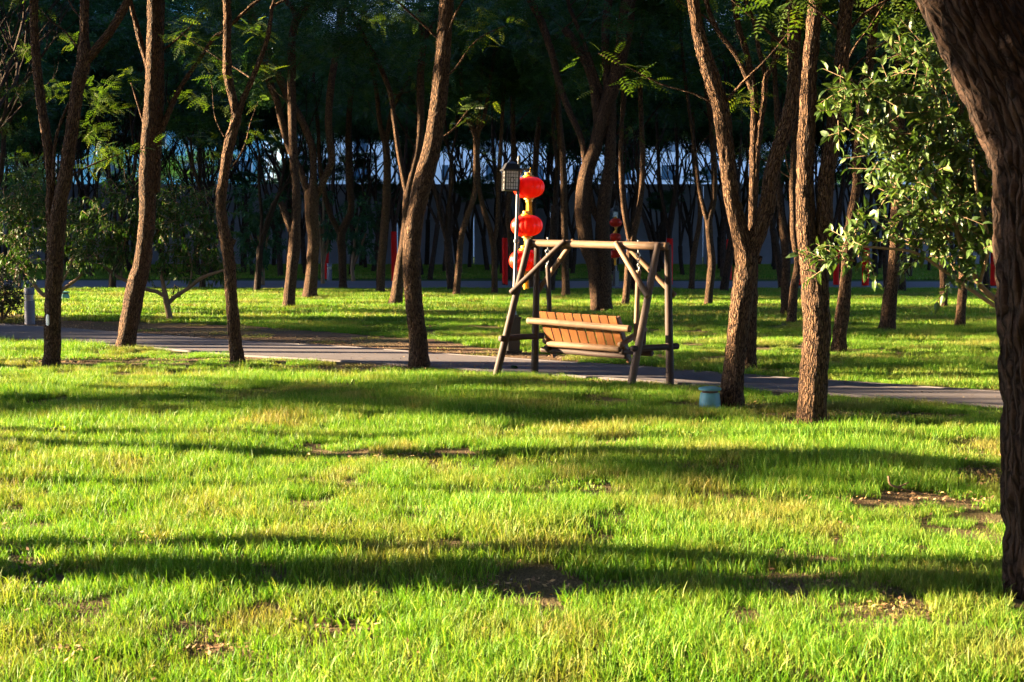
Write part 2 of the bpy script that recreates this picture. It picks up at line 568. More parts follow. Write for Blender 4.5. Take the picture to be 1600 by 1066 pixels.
def undul(x, y):
    """gentle rise and fall of the lawn, metres"""
    z = 0.035 * np.sin(x * 0.9 + 1.3 * np.sin(y * 0.5)) * np.sin(y * 1.1 + 0.4) + 0.02 * np.sin(x * 2.1 + y * 1.7) * np.cos(y * 2.3 - x)
    dist = np.minimum(np.abs(path_y(x, FE) - y), np.abs(path_y(x, NE) - y))
    inside = (y < path_y(x, FE)) & (y > path_y(x, NE))
    k = np.clip((dist - 0.25) / 1.5, 0, 1); k = np.where(inside, 0, k)
    return z * k


def strip_sheet(name, pa, pb, z, mat, kind='structure', n=1):
    v, q = [], []
    for a, b in zip(pa, pb):
        v += [(a.x, a.y, z), (b.x, b.y, z)]
    for i in range(len(pa) - 1):
        q.append((2 * i, 2 * i + 2, 2 * i + 3, 2 * i + 1))
    me = np_mesh(name, np.array(v), q)
    o = link(name, me, mat)
    if kind: o['kind'] = kind
    return o


# lawn: fine grid near, reaching the horizon
ys = np.concatenate([np.arange(-30, 3, 3.0), np.arange(3, 40, 0.3), np.arange(40, 130, 3.0), np.array([160, 220, 320, 500, 900])])
xs = np.concatenate([np.array([-900, -400, -200, -120]), np.arange(-80, -16, 4.0), np.arange(-16, 16, 0.3), np.arange(16, 80, 4.0), np.array([120, 200, 400, 900])])
X, Y = np.meshgrid(xs, ys)
Z = undul(X, Y)
Z = np.where((np.abs(X) > 15.5) | (Y > 39) | (Y < 3.5), 0, Z)
vv = np.stack([X.ravel(), Y.ravel(), Z.ravel()], 1)
nx = len(xs)
idx = np.arange(len(ys) - 1)[:, None] * nx + np.arange(nx - 1)[None, :]
idx = idx.ravel()
qq = np.stack([idx, idx + 1, idx + 1 + nx, idx + nx], 1)
lawn = link('lawn', np_mesh('lawn', vv, qq, smooth=True), M['ground'])
lawn['kind'] = 'structure'
strip_sheet('path', near_e, far_e, 0.022, M['path'])
for nm, e, s in (('path_kerb', near_e, 1), ('path_kerb', far_e, -1)):
    v, q = [], []
    for i, p in enumerate(e):
        a = e[max(i - 1, 0)]; b = e[min(i + 1, len(e) - 1)]
        t = (b - a).normalized(); nrm = Vector((-t.y, t.x, 0)) * s
        p0 = p - nrm * 0.05; p1 = p + nrm * 0.05
        v += [(p0.x, p0.y, -0.05), (p0.x, p0.y, 0.030), (p1.x, p1.y, 0.030), (p1.x, p1.y, -0.05)]
    for i in range(len(e) - 1):
        for k in range(3):
            q.append((4 * i + k, 4 * i + k + 1, 4 * i + 4 + k + 1, 4 * i + 4 + k))
    o = link(nm, np_mesh(nm, np.array(v), q), M['kerb']); o['kind'] = 'structure'
# earth strip beyond the path on the left, uneven outline
rs = random.Random(4)
pa, pb = [], []
for i in range(61):
    x = -24 + i * 0.42
    yb = float(path_y(x, FE)) + 0.05
    wdt = (3.3 + 0.5 * math.sin(x * 0.8) + 0.25 * math.sin(x * 2.9)) * min(1, max(0.0, (1.25 - x) / 2.5)) + 0.25
    pa.append(Vector((x, yb, 0))); pb.append(Vector((x, yb + wdt, 0)))
strip_sheet('bare_earth', pa, pb, 0.012, M['dirt'])
EARTH = np.array([(p.x, p.y) for p in pb])
# far paved walk
v = np.array([(-90, 58, .02), (90, 56, .02), (90, 63, .02), (-90, 71, .02)])
o = link('far_walk', np_mesh('far_walk', v, [(0, 1, 2, 3)]), M['far_path']); o['kind'] = 'structure'

# ------------------------------------------------------------------ boundary wall and buildings behind
WALL_Y = 112
root = thing('boundary_wall', (0, WALL_Y, 0), 'long grey concrete wall closing off the grove at the back', 'wall')
panel = box_mesh('panel', [(0, 0, 3.05, 5.94, 0.3, 6.1)], 0.03)
cap = box_mesh('coping', [(0, 0, 6.2, 5.98, 0.5, 0.2)], 0.02)
slot = box_mesh('slot', [(0, -0.17, 3.9, 0.30, 0.06, 2.2)], 0.01)
panel.materials.append(M['wall']); cap.materials.append(M['cope']); slot.materials.append(M['cope'])
for i in range(-9, 10):
    p = link('panel', panel, None, root); p.location.x = i * 6
    c = link('coping', cap, None, root); c.location.x = i * 6
    for k in (-1.6, 1.6):
        s_ = link('slot', slot, None, p); s_.location.x = k


def building(name, loc, w, dep, h, mat, label, floor_h, cols, rows, z0, win=(1.6, 1.7)):
    r = thing(name, loc, label, 'building')
    link('wall', box_mesh('wall', [(0, dep / 2, h / 2, w, dep, h)]), mat, r)
    link('roof', box_mesh('roof', [(0, dep / 2, h + 0.3, w + 0.8, dep + 0.8, 0.6)]), M['cope'], r)
    wm = box_mesh('window', [(0, -0.03, 0, win[0] + 0.2, 0.16, win[1] + 0.2)], 0.02); wm.materials.append(M['house_white'])
    pm = box_mesh('pane', [(-win[0] / 4, -0.12, 0, win[0] / 2 - 0.06, 0.06, win[1]), (win[0] / 4, -0.12, 0, win[0] / 2 - 0.06, 0.06, win[1])]); pm.materials.append(M['glass'])
    for j in range(rows):
        for i in range(cols):
            wo_ = link('window', wm, None, r); wo_.location = ((i + 0.5) * w / cols - w / 2, 0, z0 + j * floor_h)
            link('pane', pm, None, wo_)
    return r


building('apartment_block', (18, 165, 0), 86, 14, 30, M['house_white'], 'pale apartment block glimpsed between trunks above the wall behind the swing', 3.2, 17, 4, 6.5)
building('office_building', (-52, 160, 0), 48, 14, 30, M['house_cyan'], 'blue panelled building glimpsed above the wall at far left', 3.4, 10, 4, 6.5, (2.6, 1.7))
# an unseen block added left of the grove: its shade keeps the rear of the grove dark
b = building('shade_block', (-78, 94, 0), 60, 16, 27, M['house_side'], 'unseen tan block added left of the grove to shade its rear', 3.4, 12, 4, 4.0)
b.rotation_euler = (0, 0, R(-90))
b2 = building('sky_shade_block', (0, -34, 0), 130, 16, 24, M['house_side'], 'unseen tan block added behind the viewpoint to cut skylight', 3.4, 20, 5, 4.0)  # added unseen behind the camera to cut low skylight on the trunks
b2.rotation_euler = (0, 0, R(180))
b.location = (-78, 92, 0)


# ------------------------------------------------------------------ leaf makers (numpy)
def rot_batch(rng, n, tilt=None):
    """n random rotation matrices; tilt: None = any, else spread of z-axis from up, radians"""
    az = rng.uniform(0, 2 * np.pi, n)
    if tilt is None:
        q = rng.normal(size=(n, 4)); q /= np.linalg.norm(q, axis=1)[:, None]
        w, x, y, z = q.T
        return np.stack([np.stack([1 - 2 * (y * y + z * z), 2 * (x * y - z * w), 2 * (x * z + y * w)], 1),
                         np.stack([2 * (x * y + z * w), 1 - 2 * (x * x + z * z), 2 * (y * z - x * w)], 1),
                         np.stack([2 * (x * z - y * w), 2 * (y * z + x * w), 1 - 2 * (x * x + y * y)], 1)], 1)
    ti = rng.normal(0, tilt, n); roll = rng.normal(0, tilt, n)
    ca, sa, ct, st, cr, sr = np.cos(az), np.sin(az), np.cos(ti), np.sin(ti), np.cos(roll), np.sin(roll)
    O, I = np.zeros(n), np.ones(n)
    Rz = np.stack([np.stack([ca, -sa, O], 1), np.stack([sa, ca, O], 1), np.stack([O, O, I], 1)], 1)
    Ry = np.stack([np.stack([ct, O, st], 1), np.stack([O, I, O], 1), np.stack([-st, O, ct], 1)], 1)
    Rx = np.stack([np.stack([I, O, O], 1), np.stack([O, cr, -sr], 1), np.stack([O, sr, cr], 1)], 1)
    return Rz @ Ry @ Rx


def pinnate(n_pairs, length, ll, lw, droop=0.25):
    """pinnate leaf along +x; returns quads (m,4,3)"""
    out = []
    for i in range(n_pairs):
        t = (i + 1) / (n_pairs + 0.6)
        x = length * t; z = -droop * length * t * t
        for s in (-1, 1):
            d = np.array([0.35, s * 0.93, -0.12]); side = np.array([0.93, -s * 0.35, 0])
            b = np.array([x, 0, z]); l = ll * (0.75 + 0.5 * math.sin(math.pi * t))
            out.append([b, b + d * l * 0.5 + side * lw * 0.5, b + d * l, b + d * l * 0.5 - side * lw * 0.5])
    b = np.array([length, 0, -droop * length]); d = np.array([1, 0, -0.3])
    out.append([b, b + d * ll * .5 + [0, lw * .5, 0], b + d * ll, b + d * ll * .5 - [0, lw * .5, 0]])
    return np.array(out)


def folded_leaf(l, w, curl=0.25):
    """one blade along +x folded on its midrib: 4 quads"""
    a = [(0, 0, 0), (l * .30, 0, l * .03), (l * .66, 0, 0), (l, 0, -curl * l)]
    sl = [(l * .28, w * .5, l * .03 + w * .16), (l * .62, w * .42, w * .14)]
    sr = [(x, -y, z) for x, y, z in sl]
    q = []
    for s in (sl, sr):
        q.append([a[0], a[1], s[0], s[0]])
        q.append([a[1], a[2], s[1], s[0]])
        q.append([a[2], a[3], s[1], s[1]])
    # degenerate quads are made proper by nudging
    out = []
    for k in q:
        k = [np.array(p, float) for p in k]
        if np.allclose(k[2], k[3]):
            k[3] = (k[3] + k[0] * 0.0 + (k[0] if np.allclose(k[0], a[0]) else k[0])) / 2 if False else k[3] * 0.55 + k[0] * 0.45 + np.array([0, (1 if k[3][1] > 0 else -1) * w * 0.04, 0])
        out.append(k)
    return np.array(out)


def leaf_mesh(name, pos, rots, scales, template, rng, mat, per_leaf=True):
    n = len(pos); m = len(template)
    T = template.reshape(-1, 3)                                  # (m*4,3)
    V = np.einsum('nij,kj->nki', rots, T) * scales[:, None, None] + pos[:, None, :]
    V = V.reshape(-1, 3)
    Q = np.arange(n * m * 4).reshape(-1, 4)
    rnd = np.repeat(np.clip(rng.beta(2, 2.6, n)[:, None] + rng.normal(0, 0.08, (n, m)), 0, 1).ravel(), 4)
    me = np_mesh(name, V, Q, None, {'rnd': rnd})
    me.materials.append(mat)
    return me


def crown_points(rng, n, rad, lumps, lr):
    """points clustered into uneven lumps inside an ellipsoid"""
    c = rng.normal(size=(lumps, 3)); c /= np.linalg.norm(c, axis=1)[:, None]
    c *= rng.uniform(0.35, 1.0, lumps)[:, None] ** 0.6
    c *= np.array(rad)
    s = rng.uniform(0.6, 1.35, lumps) * lr
    k = rng.choice(lumps, n, p=(s ** 2) / (s ** 2).sum())
    p = rng.normal(size=(n, 3)); p /= np.linalg.norm(p, axis=1)[:, None]
    p *= (rng.uniform(0, 1, n) ** 0.4)[:, None] * s[k][:, None]
    p[:, 2] *= 0.55
    return c[k] + p


RNG = np.random.default_rng(11)
near_tmpl = pinnate(5, 0.34, 0.085, 0.042)
far_tmpl = pinnate(2, 0.30, 0.16, 0.085)
spray_tmpl = pinnate(6, 0.24, 0.050, 0.020)
CROWN = []
for i in range(3):
    p = crown_points(RNG, 3000, (2.9, 2.9, 2.2), 34, 0.95)
    CROWN.append(leaf_mesh('crown', p, rot_batch(RNG, 3000, 0.5), RNG.uniform(0.8, 1.3, 3000), near_tmpl, RNG, M['leaf_top']))
FCROWN = []
for i in range(4):
    p = crown_points(RNG, 4200, (3.1, 3.1, 3.2), 40, 0.88)
    FCROWN.append(leaf_mesh('crown', p, rot_batch(RNG, 4200, 0.6), RNG.uniform(0.6, 1.3, 4200), far_tmpl, RNG, M['leaf_far']))


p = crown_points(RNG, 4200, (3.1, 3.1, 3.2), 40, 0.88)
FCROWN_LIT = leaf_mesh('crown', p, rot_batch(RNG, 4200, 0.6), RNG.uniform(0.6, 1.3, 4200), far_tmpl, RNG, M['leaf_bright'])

# ------------------------------------------------------------------ trees drawn from the photograph
def bark_disp(amp, fa, fz):
    def f(b3, off, r):
        q = Vector((b3.x * fa, b3.y * fa, b3.z * fz)) + off
        n1 = noise.noise(q)
        n2 = noise.noise(q * 2.3 + off)
        low = noise.noise(Vector((b3.x * 2.5, b3.y * 2.5, b3.z * 1.2)) + off)
        dd_, _p = noise.voronoi(q * 0.8)
        return amp * (min(1.0, (dd_[1] - dd_[0]) * 2.2) * 1.3 - 0.55 + 0.3 * n1 + 0.25 * n2) + r * 0.10 * low
    return f


def grow(tb, rnd, p, d, r, length, depth, sides, tips):
    """procedural limb continuing a traced one up into the crown"""
    pts, rad = [p - d * 0.08], [r]
    cur, dr = p.copy(), d.copy()
    n = 3
    for i in range(n):
        dr = (dr + Vector((rnd.uniform(-.3, .3), rnd.uniform(-.3, .3), rnd.uniform(0.0, .18)))).normalized()
        cur = cur + dr * (length / n)
        pts.append(cur.copy()); rad.append(r * (1 - 0.38 * (i + 1) / n))
    tb.add(pts, rad, sides, rnd.random() * 1000, cap0=False, smooth_n=2)
    if depth > 0:
        for k in range(2 if rnd.random() < 0.75 else 3):
            a = rnd.uniform(0, 2 * math.pi); sp = rnd.uniform(.35, .7)
            nd = (dr + Vector((math.cos(a) * sp, math.sin(a) * sp, rnd.uniform(-.05, .25)))).normalized()
            grow(tb, rnd, cur, nd, r * (0.58 - 0.06 * k), length * rnd.uniform(.6, .8), depth - 1, max(5, sides - 3), tips)
    else:
        tips.append(cur)


TREES = []


def traced_tree(base, limbs, label, crown=True, name='locust_tree', group='trees of the grove drawn up around the swing', amp=None, depth_drift=0.06,
                crown_z=8.7, crown_s=1.0, mat=None, d=None, wrap=None, twigs=0, sprays=(), trunk_sides=None):
    seed = int(base[0] * 7 + base[1])
    rnd = random.Random(seed)
    g = ground(*base)
    d = d or g.y
    g = at(base[0], base[1], d); g.z = 0
    sides = trunk_sides or (40 if d < 18 else 30 if d < 26 else 14 if d < 45 else 10)
    amp = amp if amp is not None else (0.011 if d < 30 else 0.008)
    disp = bark_disp(amp, 36, 5.5)
    tb = Tubes()
    tips, tops = [], []
    step = 0.045 if d < 18 else 0.06 if d < 26 else 0.16 if d < 45 else 0.3
    for li, limb in enumerate(limbs):
        drift = 0 if li == 0 else rnd.uniform(-1, 1) * depth_drift
        z0 = at(limb[0][0], limb[0][1], d).z
        pts, rad = [], []
        for (px, py, w) in limb:
            p = at(px, py, d)
            dd = drift * (p.z - z0) * 1.0
            p = at(px, py, d + dd)
            pts.append(p); rad.append(max(0.006, w * 0.5 * (d + dd) / F_PX))
        if li == 0:
            pts[0].z = 0.0
            b0 = pts[0]; t = (pts[1] - pts[0]).normalized()
            # root flare running a little into the earth
            pts = [b0 - t * 0.12, b0 + t * 0.02, b0 + t * 0.22] + pts[1:]
            rad = [rad[0] * 1.34, rad[0] * 1.22, rad[0] * 1.03] + rad[1:]
        small = rad[0] < 0.05
        tb.add(pts, rad, max(7, sides // 2) if small else sides, seed + li, None if small else disp, cap0=(li != 0), step=step, wob=0.12 if not small else 0.3)
        if limb[-1][1] <= 30:
            dr = (pts[-1] - pts[-2]).normalized()
            dr.z = max(dr.z, 0.5); dr.normalize()
            tops.append(pts[-1])
            hgt = max(1.2, (crown_z - 1.0 - pts[-1].z) * 0.62)
            grow(tb, rnd, pts[-1], dr, rad[-1] * 0.98, hgt, 2 if rad[-1] > 0.05 else 1, 9, tips)
    tw_leaf = []
    for k in range(5 if d < 50 else 3):
        limb = rnd.choice([l for l in limbs if len(l) > 3 and l[-1][1] < 60] or [limbs[0]])
        j = rnd.randrange(len(limb) // 2, len(limb))
        px, py, w = limb[j]
        if py > 290: continue
        p = at(px, py, d); sgn = rnd.choice((-1, 1)); cur = p
        dv = Vector((sgn * rnd.uniform(.35, .9), rnd.uniform(-.5, .5), rnd.uniform(.4, 1.0))).normalized()
        pts = [p]
        for q in range(4):
            dv = (dv + Vector((rnd.uniform(-.3, .3), rnd.uniform(-.3, .3), rnd.uniform(-.2, .25)))).normalized()
            cur = cur + dv * rnd.uniform(.25, .45); pts.append(cur.copy())
        r0 = rnd.uniform(.012, .024)
        tb.add(pts, [r0, r0 * .85, r0 * .65, r0 * .45, r0 * .25], 6, k, None, smooth_n=3, wob=.6)
        tw_leaf += [(pts[-1], .30), (pts[-2], .25), (pts[-3] * .5 + pts[-2] * .5, .2)]
    r = thing(name, g, label, 'tree', group)
    link('trunk', tb.mesh('trunk', g), mat or M['bark'], r)
    if crown:
        if tops:
            c = sum(tops, Vector()) / len(tops)
        else:
            c = Vector((g.x, g.y, 0))
        co = link('crown', CROWN[seed % 3], None, r)
        co.location = (c.x - g.x + rnd.uniform(-.4, .4), c.y - g.y + rnd.uniform(-.4, .4), crown_z)
        co.rotation_euler = (0, 0, rnd.uniform(0, 6.28))
        s = crown_s * rnd.uniform(.92, 1.1)
        co.scale = (s, s, s)
    if wrap:
        z0_, z1_, rr = wrap
        wt = Tubes()
        p0 = at(base[0], base[1], d)
        pts = [Vector((0, 0, z0_ + (z1_ - z0_) * k / 5)) for k in range(6)]
        link('red_wrap', wt_mesh(pts, rr), M['wrap'], r)
    if sprays or tw_leaf:
        pos, rot = [], []
        rg = np.random.default_rng(seed)
        tw = Tubes()
        for (px, py, rpx, n, dd) in sprays:
            dd = d + dd
            c = at(px, py, dd)
            rw = rpx * dd / F_PX
            for _ in range(n):
                v = rg.normal(size=3); v /= np.linalg.norm(v); v *= rw * rg.uniform(0.1, 1) ** 0.5; v[2] *= 0.6
                pos.append(np.array(c - g) + v)
        for (c, rw) in tw_leaf:
            for _ in range(rnd.choice((3, 6, 10))):
                pos.append(np.array(c - g) + rg.normal(0, rw * .6, 3) * [1, 1, .6])
        pos = np.array(pos)
        link('leaf_spray', leaf_mesh('leaf_spray', pos, rot_batch(rg, len(pos), 0.45), rg.uniform(.7, 1.25, len(pos)), spray_tmpl, rg, M['leaf']), None, r)['kind'] = 'stuff'
    TREES.append((g.x, g.y))
    return r


def wt_mesh(pts, rr):
    wt = Tubes()
    wt.add(pts, [rr * (1.0 + 0.02 * math.sin(5 * i)) for i in range(len(pts))], 14, 3, None, cap0=False, cap1=False, step=0.08)
    return wt.mesh('red_wrap')


traced_tree((81, 577), [
    [(81, 577, 26), (83, 490, 25), (86, 415, 25), (88, 367, 28), (95, 310, 22), (102, 281, 22), (113, 197, 19), (121, 141, 20), (131, 93, 21), (131, 56, 14), (132, 0, 14)],
    [(87, 385, 16), (78, 330, 13), (79, 281, 13), (72, 211, 14), (63, 155, 14), (56, 84, 13), (53, 37, 12), (53, 0, 12)],
    [(131, 100, 15), (158, 68, 13), (180, 37, 12), (200, 0, 12)],
    [(112, 185, 6), (121, 120, 5), (123, 76, 4), (128, 30, 3)],
    [(82, 290, 6), (88, 215, 5), (108, 160, 4)]],
    'forked dark tree with a white mark low on its trunk, leftmost before the path')
traced_tree((197, 544), [
    [(197, 544, 28), (210, 460, 30), (221, 415, 27), (228, 364, 25), (231, 295, 26), (234, 211, 25), (239, 141, 24), (241, 84, 24), (242, 0, 24)],
    [(244, 300, 12), (247, 211, 13), (251, 141, 12), (250, 84, 12), (251, 0, 12)],
    [(252, 205, 9), (277, 146, 7), (312, 93, 6), (335, 59, 6), (352, 47, 5), (400, 3, 5)],
    [(228, 205, 5), (224, 190, 4), (214, 158, 3), (205, 130, 2)],
    [(234, 112, 9), (221, 70, 8), (210, 28, 7), (203, 0, 6)]],
    'leaning sunlit tree standing at the near edge of the path, second from left',
    sprays=[(150, 140, 26, 45, 2), (165, 165, 30, 60, 2), (145, 205, 30, 60, 2), (165, 235, 24, 40, 2.5), (150, 260, 22, 30, 2), (45, 80, 18, 25, 2), (40, 255, 30, 50, 4), (90, 140, 26, 40, 4), (30, 140, 26, 35, 5), (60, 275, 26, 35, 4), (110, 60, 22, 30, 3), (190, 120, 20, 25, 3), (15, 200, 24, 30, 5)])
traced_tree((371, 565), [
    [(371, 565, 20), (366, 520, 20), (361, 460, 18), (357, 409, 19), (353, 379, 19), (347, 340, 16), (345, 310, 16), (350, 275, 15), (359, 225, 16), (369, 186, 16), (366, 163, 13), (356, 118, 13), (355, 70, 12), (355, 0, 12)],
    [(356, 395, 11), (362, 381, 10), (366, 374, 8)],
    [(369, 192, 10), (380, 155, 8), (394, 124, 8), (418, 60, 6), (425, 10, 5)]],
    'thin crooked tree with a sawn stub, third from left before the path',
    sprays=[(330, 95, 22, 26, 3), (300, 150, 20, 22, 5), (410, 45, 24, 28, 4), (285, 60, 20, 20, 4), (425, 110, 16, 14, 6), (320, 215, 20, 22, 8), (335, 240, 16, 14, 8)])
traced_tree((451, 481), [
    [(451, 481, 18), (455, 430, 18), (460, 379, 18), (463, 325, 14), (462, 280, 13), (459, 253, 13), (456, 169, 13), (456, 113, 13), (457, 56, 12), (463, 25, 12), (448, 2, 8)],
    [(460, 375, 12), (448, 340, 10), (441, 322, 10), (438, 316, 9)],
    [(463, 32, 8), (476, 16, 7), (486, 0, 7)]],
    'dark tree with a sawn-off side limb beyond the path, left of centre')
traced_tree((484, 466), [
    [(484, 466, 22), (487, 430, 20), (490, 370, 19), (487, 334, 21), (488, 303, 24), (489, 289, 13), (490, 267, 11), (488, 234, 11), (476, 197, 11), (466, 177, 11), (447, 146, 12), (425, 93, 12), (402, 42, 10), (390, 0, 9)],
    [(486, 312, 13), (476, 286, 11), (470, 266, 10), (453, 236, 10), (442, 197, 11), (433, 158, 11), (422, 130, 12), (408, 70, 11), (391, 28, 10), (385, 0, 10)],
    [(491, 312, 13), (503, 289, 11), (509, 276, 11), (519, 253, 12), (514, 211, 11), (514, 169, 11), (518, 127, 11), (526, 79, 12), (533, 34, 13), (532, 0, 13)]],
    'sunlit tree splitting into three wavy stems beyond the path, left of centre')
traced_tree((536, 451), [
    [(536, 451, 12), (535, 400, 13), (533, 364, 14), (548, 334, 11), (547, 295, 11), (546, 267, 12), (546, 169, 9), (560, 98, 7), (566, 20, 6)],
    [(533, 368, 10), (518, 340, 9), (509, 310, 8), (500, 260, 7), (497, 200, 6), (490, 120, 5), (492, 20, 5)]],
    'dark slim forked tree in shade right of the three-stemmed sunlit tree')
traced_tree((594, 459), [
    [(594, 459, 14), (596, 415, 14), (601, 355, 14), (604, 310, 13), (605, 267, 12), (602, 222, 11), (594, 197, 8), (588, 141, 7), (577, 90, 7), (570, 10, 6)],
    [(602, 228, 9), (614, 169, 7), (633, 135, 6), (647, 110, 6), (668, 60, 5), (680, 10, 5)]],
    'straight shaded tree in grass left of the lit pair behind the middle trunk')
traced_tree((618, 477), [
    [(618, 477, 20), (622, 439, 18), (628, 400, 15), (634, 355, 13), (637, 304, 15), (642, 281, 12), (652, 239, 12), (657, 183, 12), (657, 113, 11), (661, 62, 11), (657, 8, 10)],
    [(636, 306, 10), (629, 270, 9), (622, 231, 8), (615, 183, 7), (611, 149, 7), (594, 104, 8), (577, 73, 8), (557, 37, 8), (543, 8, 8)],
    [(661, 66, 8), (681, 31, 7), (692, 4, 6)]],
    'thin sunlit leaning tree right behind the big middle trunk',
    sprays=[(570, 15, 18, 14, -6), (600, 18, 22, 26, -8), (625, 30, 20, 20, -8), (650, 18, 12, 10, -8), (735, 45, 18, 12, -6)])
traced_tree((654, 574), [
    [(654, 574, 30), (652, 520, 27), (645, 460, 27), (643, 406, 27), (647, 355, 28), (659, 295, 30), (673, 239, 28), (683, 183, 25), (688, 127, 25), (694, 70, 24), (698, 0, 21)],
    [(686, 127, 10), (683, 121, 9), (679, 117, 8)]],
    'stout straight tree left of the swing, leaning right, at the near path edge',
    sprays=[(612, 18, 22, 22, 3), (640, 30, 16, 14, 3), (735, 40, 18, 16, 3), (760, 20, 16, 12, 4), (590, 40, 14, 10, 4)])
traced_tree((941, 486), [
    [(945, 486, 24), (943, 418, 24), (941, 383, 25), (941, 347, 22), (947, 293, 19), (953, 253, 18), (954, 169, 18), (948, 113, 13), (946, 56, 13), (951, 0, 13)],
    [(934, 484, 22), (929, 418, 23), (916, 383, 24), (911, 329, 26), (914, 281, 23), (929, 234, 22), (942, 183, 22), (956, 140, 24), (968, 98, 24), (977, 42, 25), (982, 0, 23)],
    [(936, 195, 17), (926, 127, 14), (909, 84, 14), (890, 56, 13), (881, 45, 11)],
    [(940, 350, 11), (929, 333, 10), (918, 286, 11), (916, 267, 11), (909, 220, 10), (892, 180, 10), (875, 135, 10), (864, 90, 11), (847, 37, 12), (830, 4, 12)],
    [(946, 160, 8), (932, 121, 7), (912, 65, 6), (889, 11, 6)],
    [(965, 210, 5), (975, 180, 3), (978, 150, 2)]],
    'massive many-stemmed tree rising directly behind the swing', depth_drift=0.03,
    sprays=[(885, 135, 12, 8, -2), (905, 135, 10, 8, -2), (985, 210, 16, 12, -2), (1060, 75, 12, 10, -2)])
traced_tree((1140, 636), [
    [(1140, 636, 36), (1148, 561, 33), (1155, 505, 33), (1162, 449, 34), (1166, 408, 37), (1153, 355, 28), (1143, 310, 25), (1140, 281, 24), (1134, 225, 25), (1126, 169, 26), (1109, 113, 24), (1092, 56, 20), (1085, 14, 17), (1083, 0, 17)],
    [(1166, 418, 30), (1184, 366, 26), (1199, 317, 25), (1205, 267, 22), (1228, 197, 21), (1239, 141, 19), (1240, 84, 16), (1239, 28, 14), (1238, 0, 13)],
    [(1184, 412, 9), (1187, 404, 8), (1189, 400, 6)]],
    'rough barked tree forking in two beside the teal lawn speaker', depth_drift=0.02)
traced_tree((1170, 576), [
    [(1170, 576, 22), (1172, 500, 21), (1174, 430, 20), (1176, 340, 13), (1177, 253, 12), (1178, 190, 12), (1177, 141, 12), (1165, 79, 9), (1154, 42, 8), (1147, 0, 8)],
    [(1177, 146, 10), (1154, 93, 8), (1120, 45, 7), (1102, 0, 7)],
    [(1177, 350, 11), (1184, 225, 10), (1194, 155, 10), (1197, 121, 10), (1217, 82, 8), (1225, 37, 7), (1232, 0, 6)],
    [(1197, 126, 8), (1186, 79, 7), (1178, 37, 6), (1163, 0, 6)]],
    'slender stems showing in the fork of the tree by the lawn speaker',
    sprays=[(1160, 150, 14, 16, -3), (1155, 165, 10, 10, -3)])
traced_tree((1266, 666), [
    [(1266, 666, 43), (1271, 599, 43), (1276, 524, 41), (1275, 468, 42), (1273, 419, 42), (1262, 374, 30), (1258, 317, 28), (1259, 267, 26), (1260, 197, 26), (1264, 127, 23), (1271, 42, 22), (1273, 0, 20)],
    [(1275, 425, 30), (1287, 374, 26), (1289, 317, 24), (1293, 267, 24), (1304, 197, 24), (1311, 127, 22), (1318, 56, 20), (1324, 0, 20)],
    [(1288, 415, 12), (1300, 395, 10), (1305, 385, 8)],
    [(1318, 80, 6), (1326, 76, 4), (1330, 70, 3)]],
    'thick twin-stemmed tree standing nearest the path right of the lawn speaker', depth_drift=0.02,
    sprays=[(1205, 12, 14, 6, -2), (1235, 10, 14, 6, -2), (1255, 5, 10, 4, -2), (1215, 22, 8, 4, -2)])
traced_tree((1311, 548), [
    [(1311, 548, 22), (1316, 486, 21), (1322, 430, 17), (1328, 355, 16), (1339, 291, 13), (1339, 267, 12), (1342, 211, 12), (1345, 141, 12), (1357, 107, 13), (1366, 28, 14), (1370, 0, 14)]],
    'single lit trunk beyond the path, behind the leafy right-hand shrub')
traced_tree((1236, 507), [
    [(1236, 507, 14), (1241, 449, 13), (1247, 411, 12), (1241, 374, 11), (1239, 320, 10), (1238, 280, 9), (1243, 180, 8), (1250, 20, 7)]],
    'slim curved trunk showing left of the thick twin-stemmed tree')
traced_tree((1226, 494), [
    [(1226, 494, 13), (1228, 392, 14), (1222, 350, 10), (1216, 280, 8), (1214, 180, 8), (1205, 20, 7)],
    [(1228, 396, 9), (1236, 350, 8), (1240, 300, 8), (1250, 150, 7), (1262, 20, 6)]],
    'dark forked trunk just left of and behind the slim curved one')
traced_tree((1384, 520), [
    [(1384, 520, 24), (1391, 467, 22), (1397, 404, 18), (1400, 330, 17), (1406, 220, 15), (1404, 100, 14), (1410, 10, 13)]],
    'dark leaning trunk right of the lit one, behind the leafy shrub')
traced_tree((1500, 511), [
    [(1500, 511, 15), (1504, 449, 14), (1506, 380, 13), (1500, 250, 12), (1502, 120, 10), (1510, 10, 9)]],
    'short shaded trunk low under the right-hand shrub leaves')
traced_tree((1474, 482), [
    [(1474, 482, 12), (1474, 430, 12), (1470, 350, 11), (1474, 200, 10), (1476, 10, 9)]],
    'faint narrow trunk in deep shade under the right-hand shrub')
traced_tree((1106, 477), [
    [(1106, 477, 13), (1112, 411, 12), (1108, 350, 11), (1116, 300, 10), (1112, 200, 9), (1100, 100, 8), (1098, 10, 7)],
    [(1110, 360, 9), (1098, 320, 7), (1092, 290, 6), (1086, 240, 6), (1070, 120, 5), (1060, 15, 5)]],
    'dark forked trunk between the swing and the rough forked tree')
traced_tree((1080, 452), [
    [(1080, 452, 9), (1084, 400, 9), (1094, 336, 8), (1090, 290, 7), (1084, 250, 7), (1080, 120, 6), (1072, 10, 6)]],
    'thin lit curving trunk far behind the right leg of the swing')
traced_tree((713, 463), [
    [(713, 463, 11), (718, 400, 10), (722, 364, 10), (740, 310, 9), (743, 281, 9), (743, 214, 9), (725, 170, 7), (718, 85, 6), (710, 10, 5)],
    [(743, 222, 7), (757, 180, 6), (770, 100, 6), (782, 10, 5)]],
    'slender dark tree bending right between the middle trunk and the lamp')
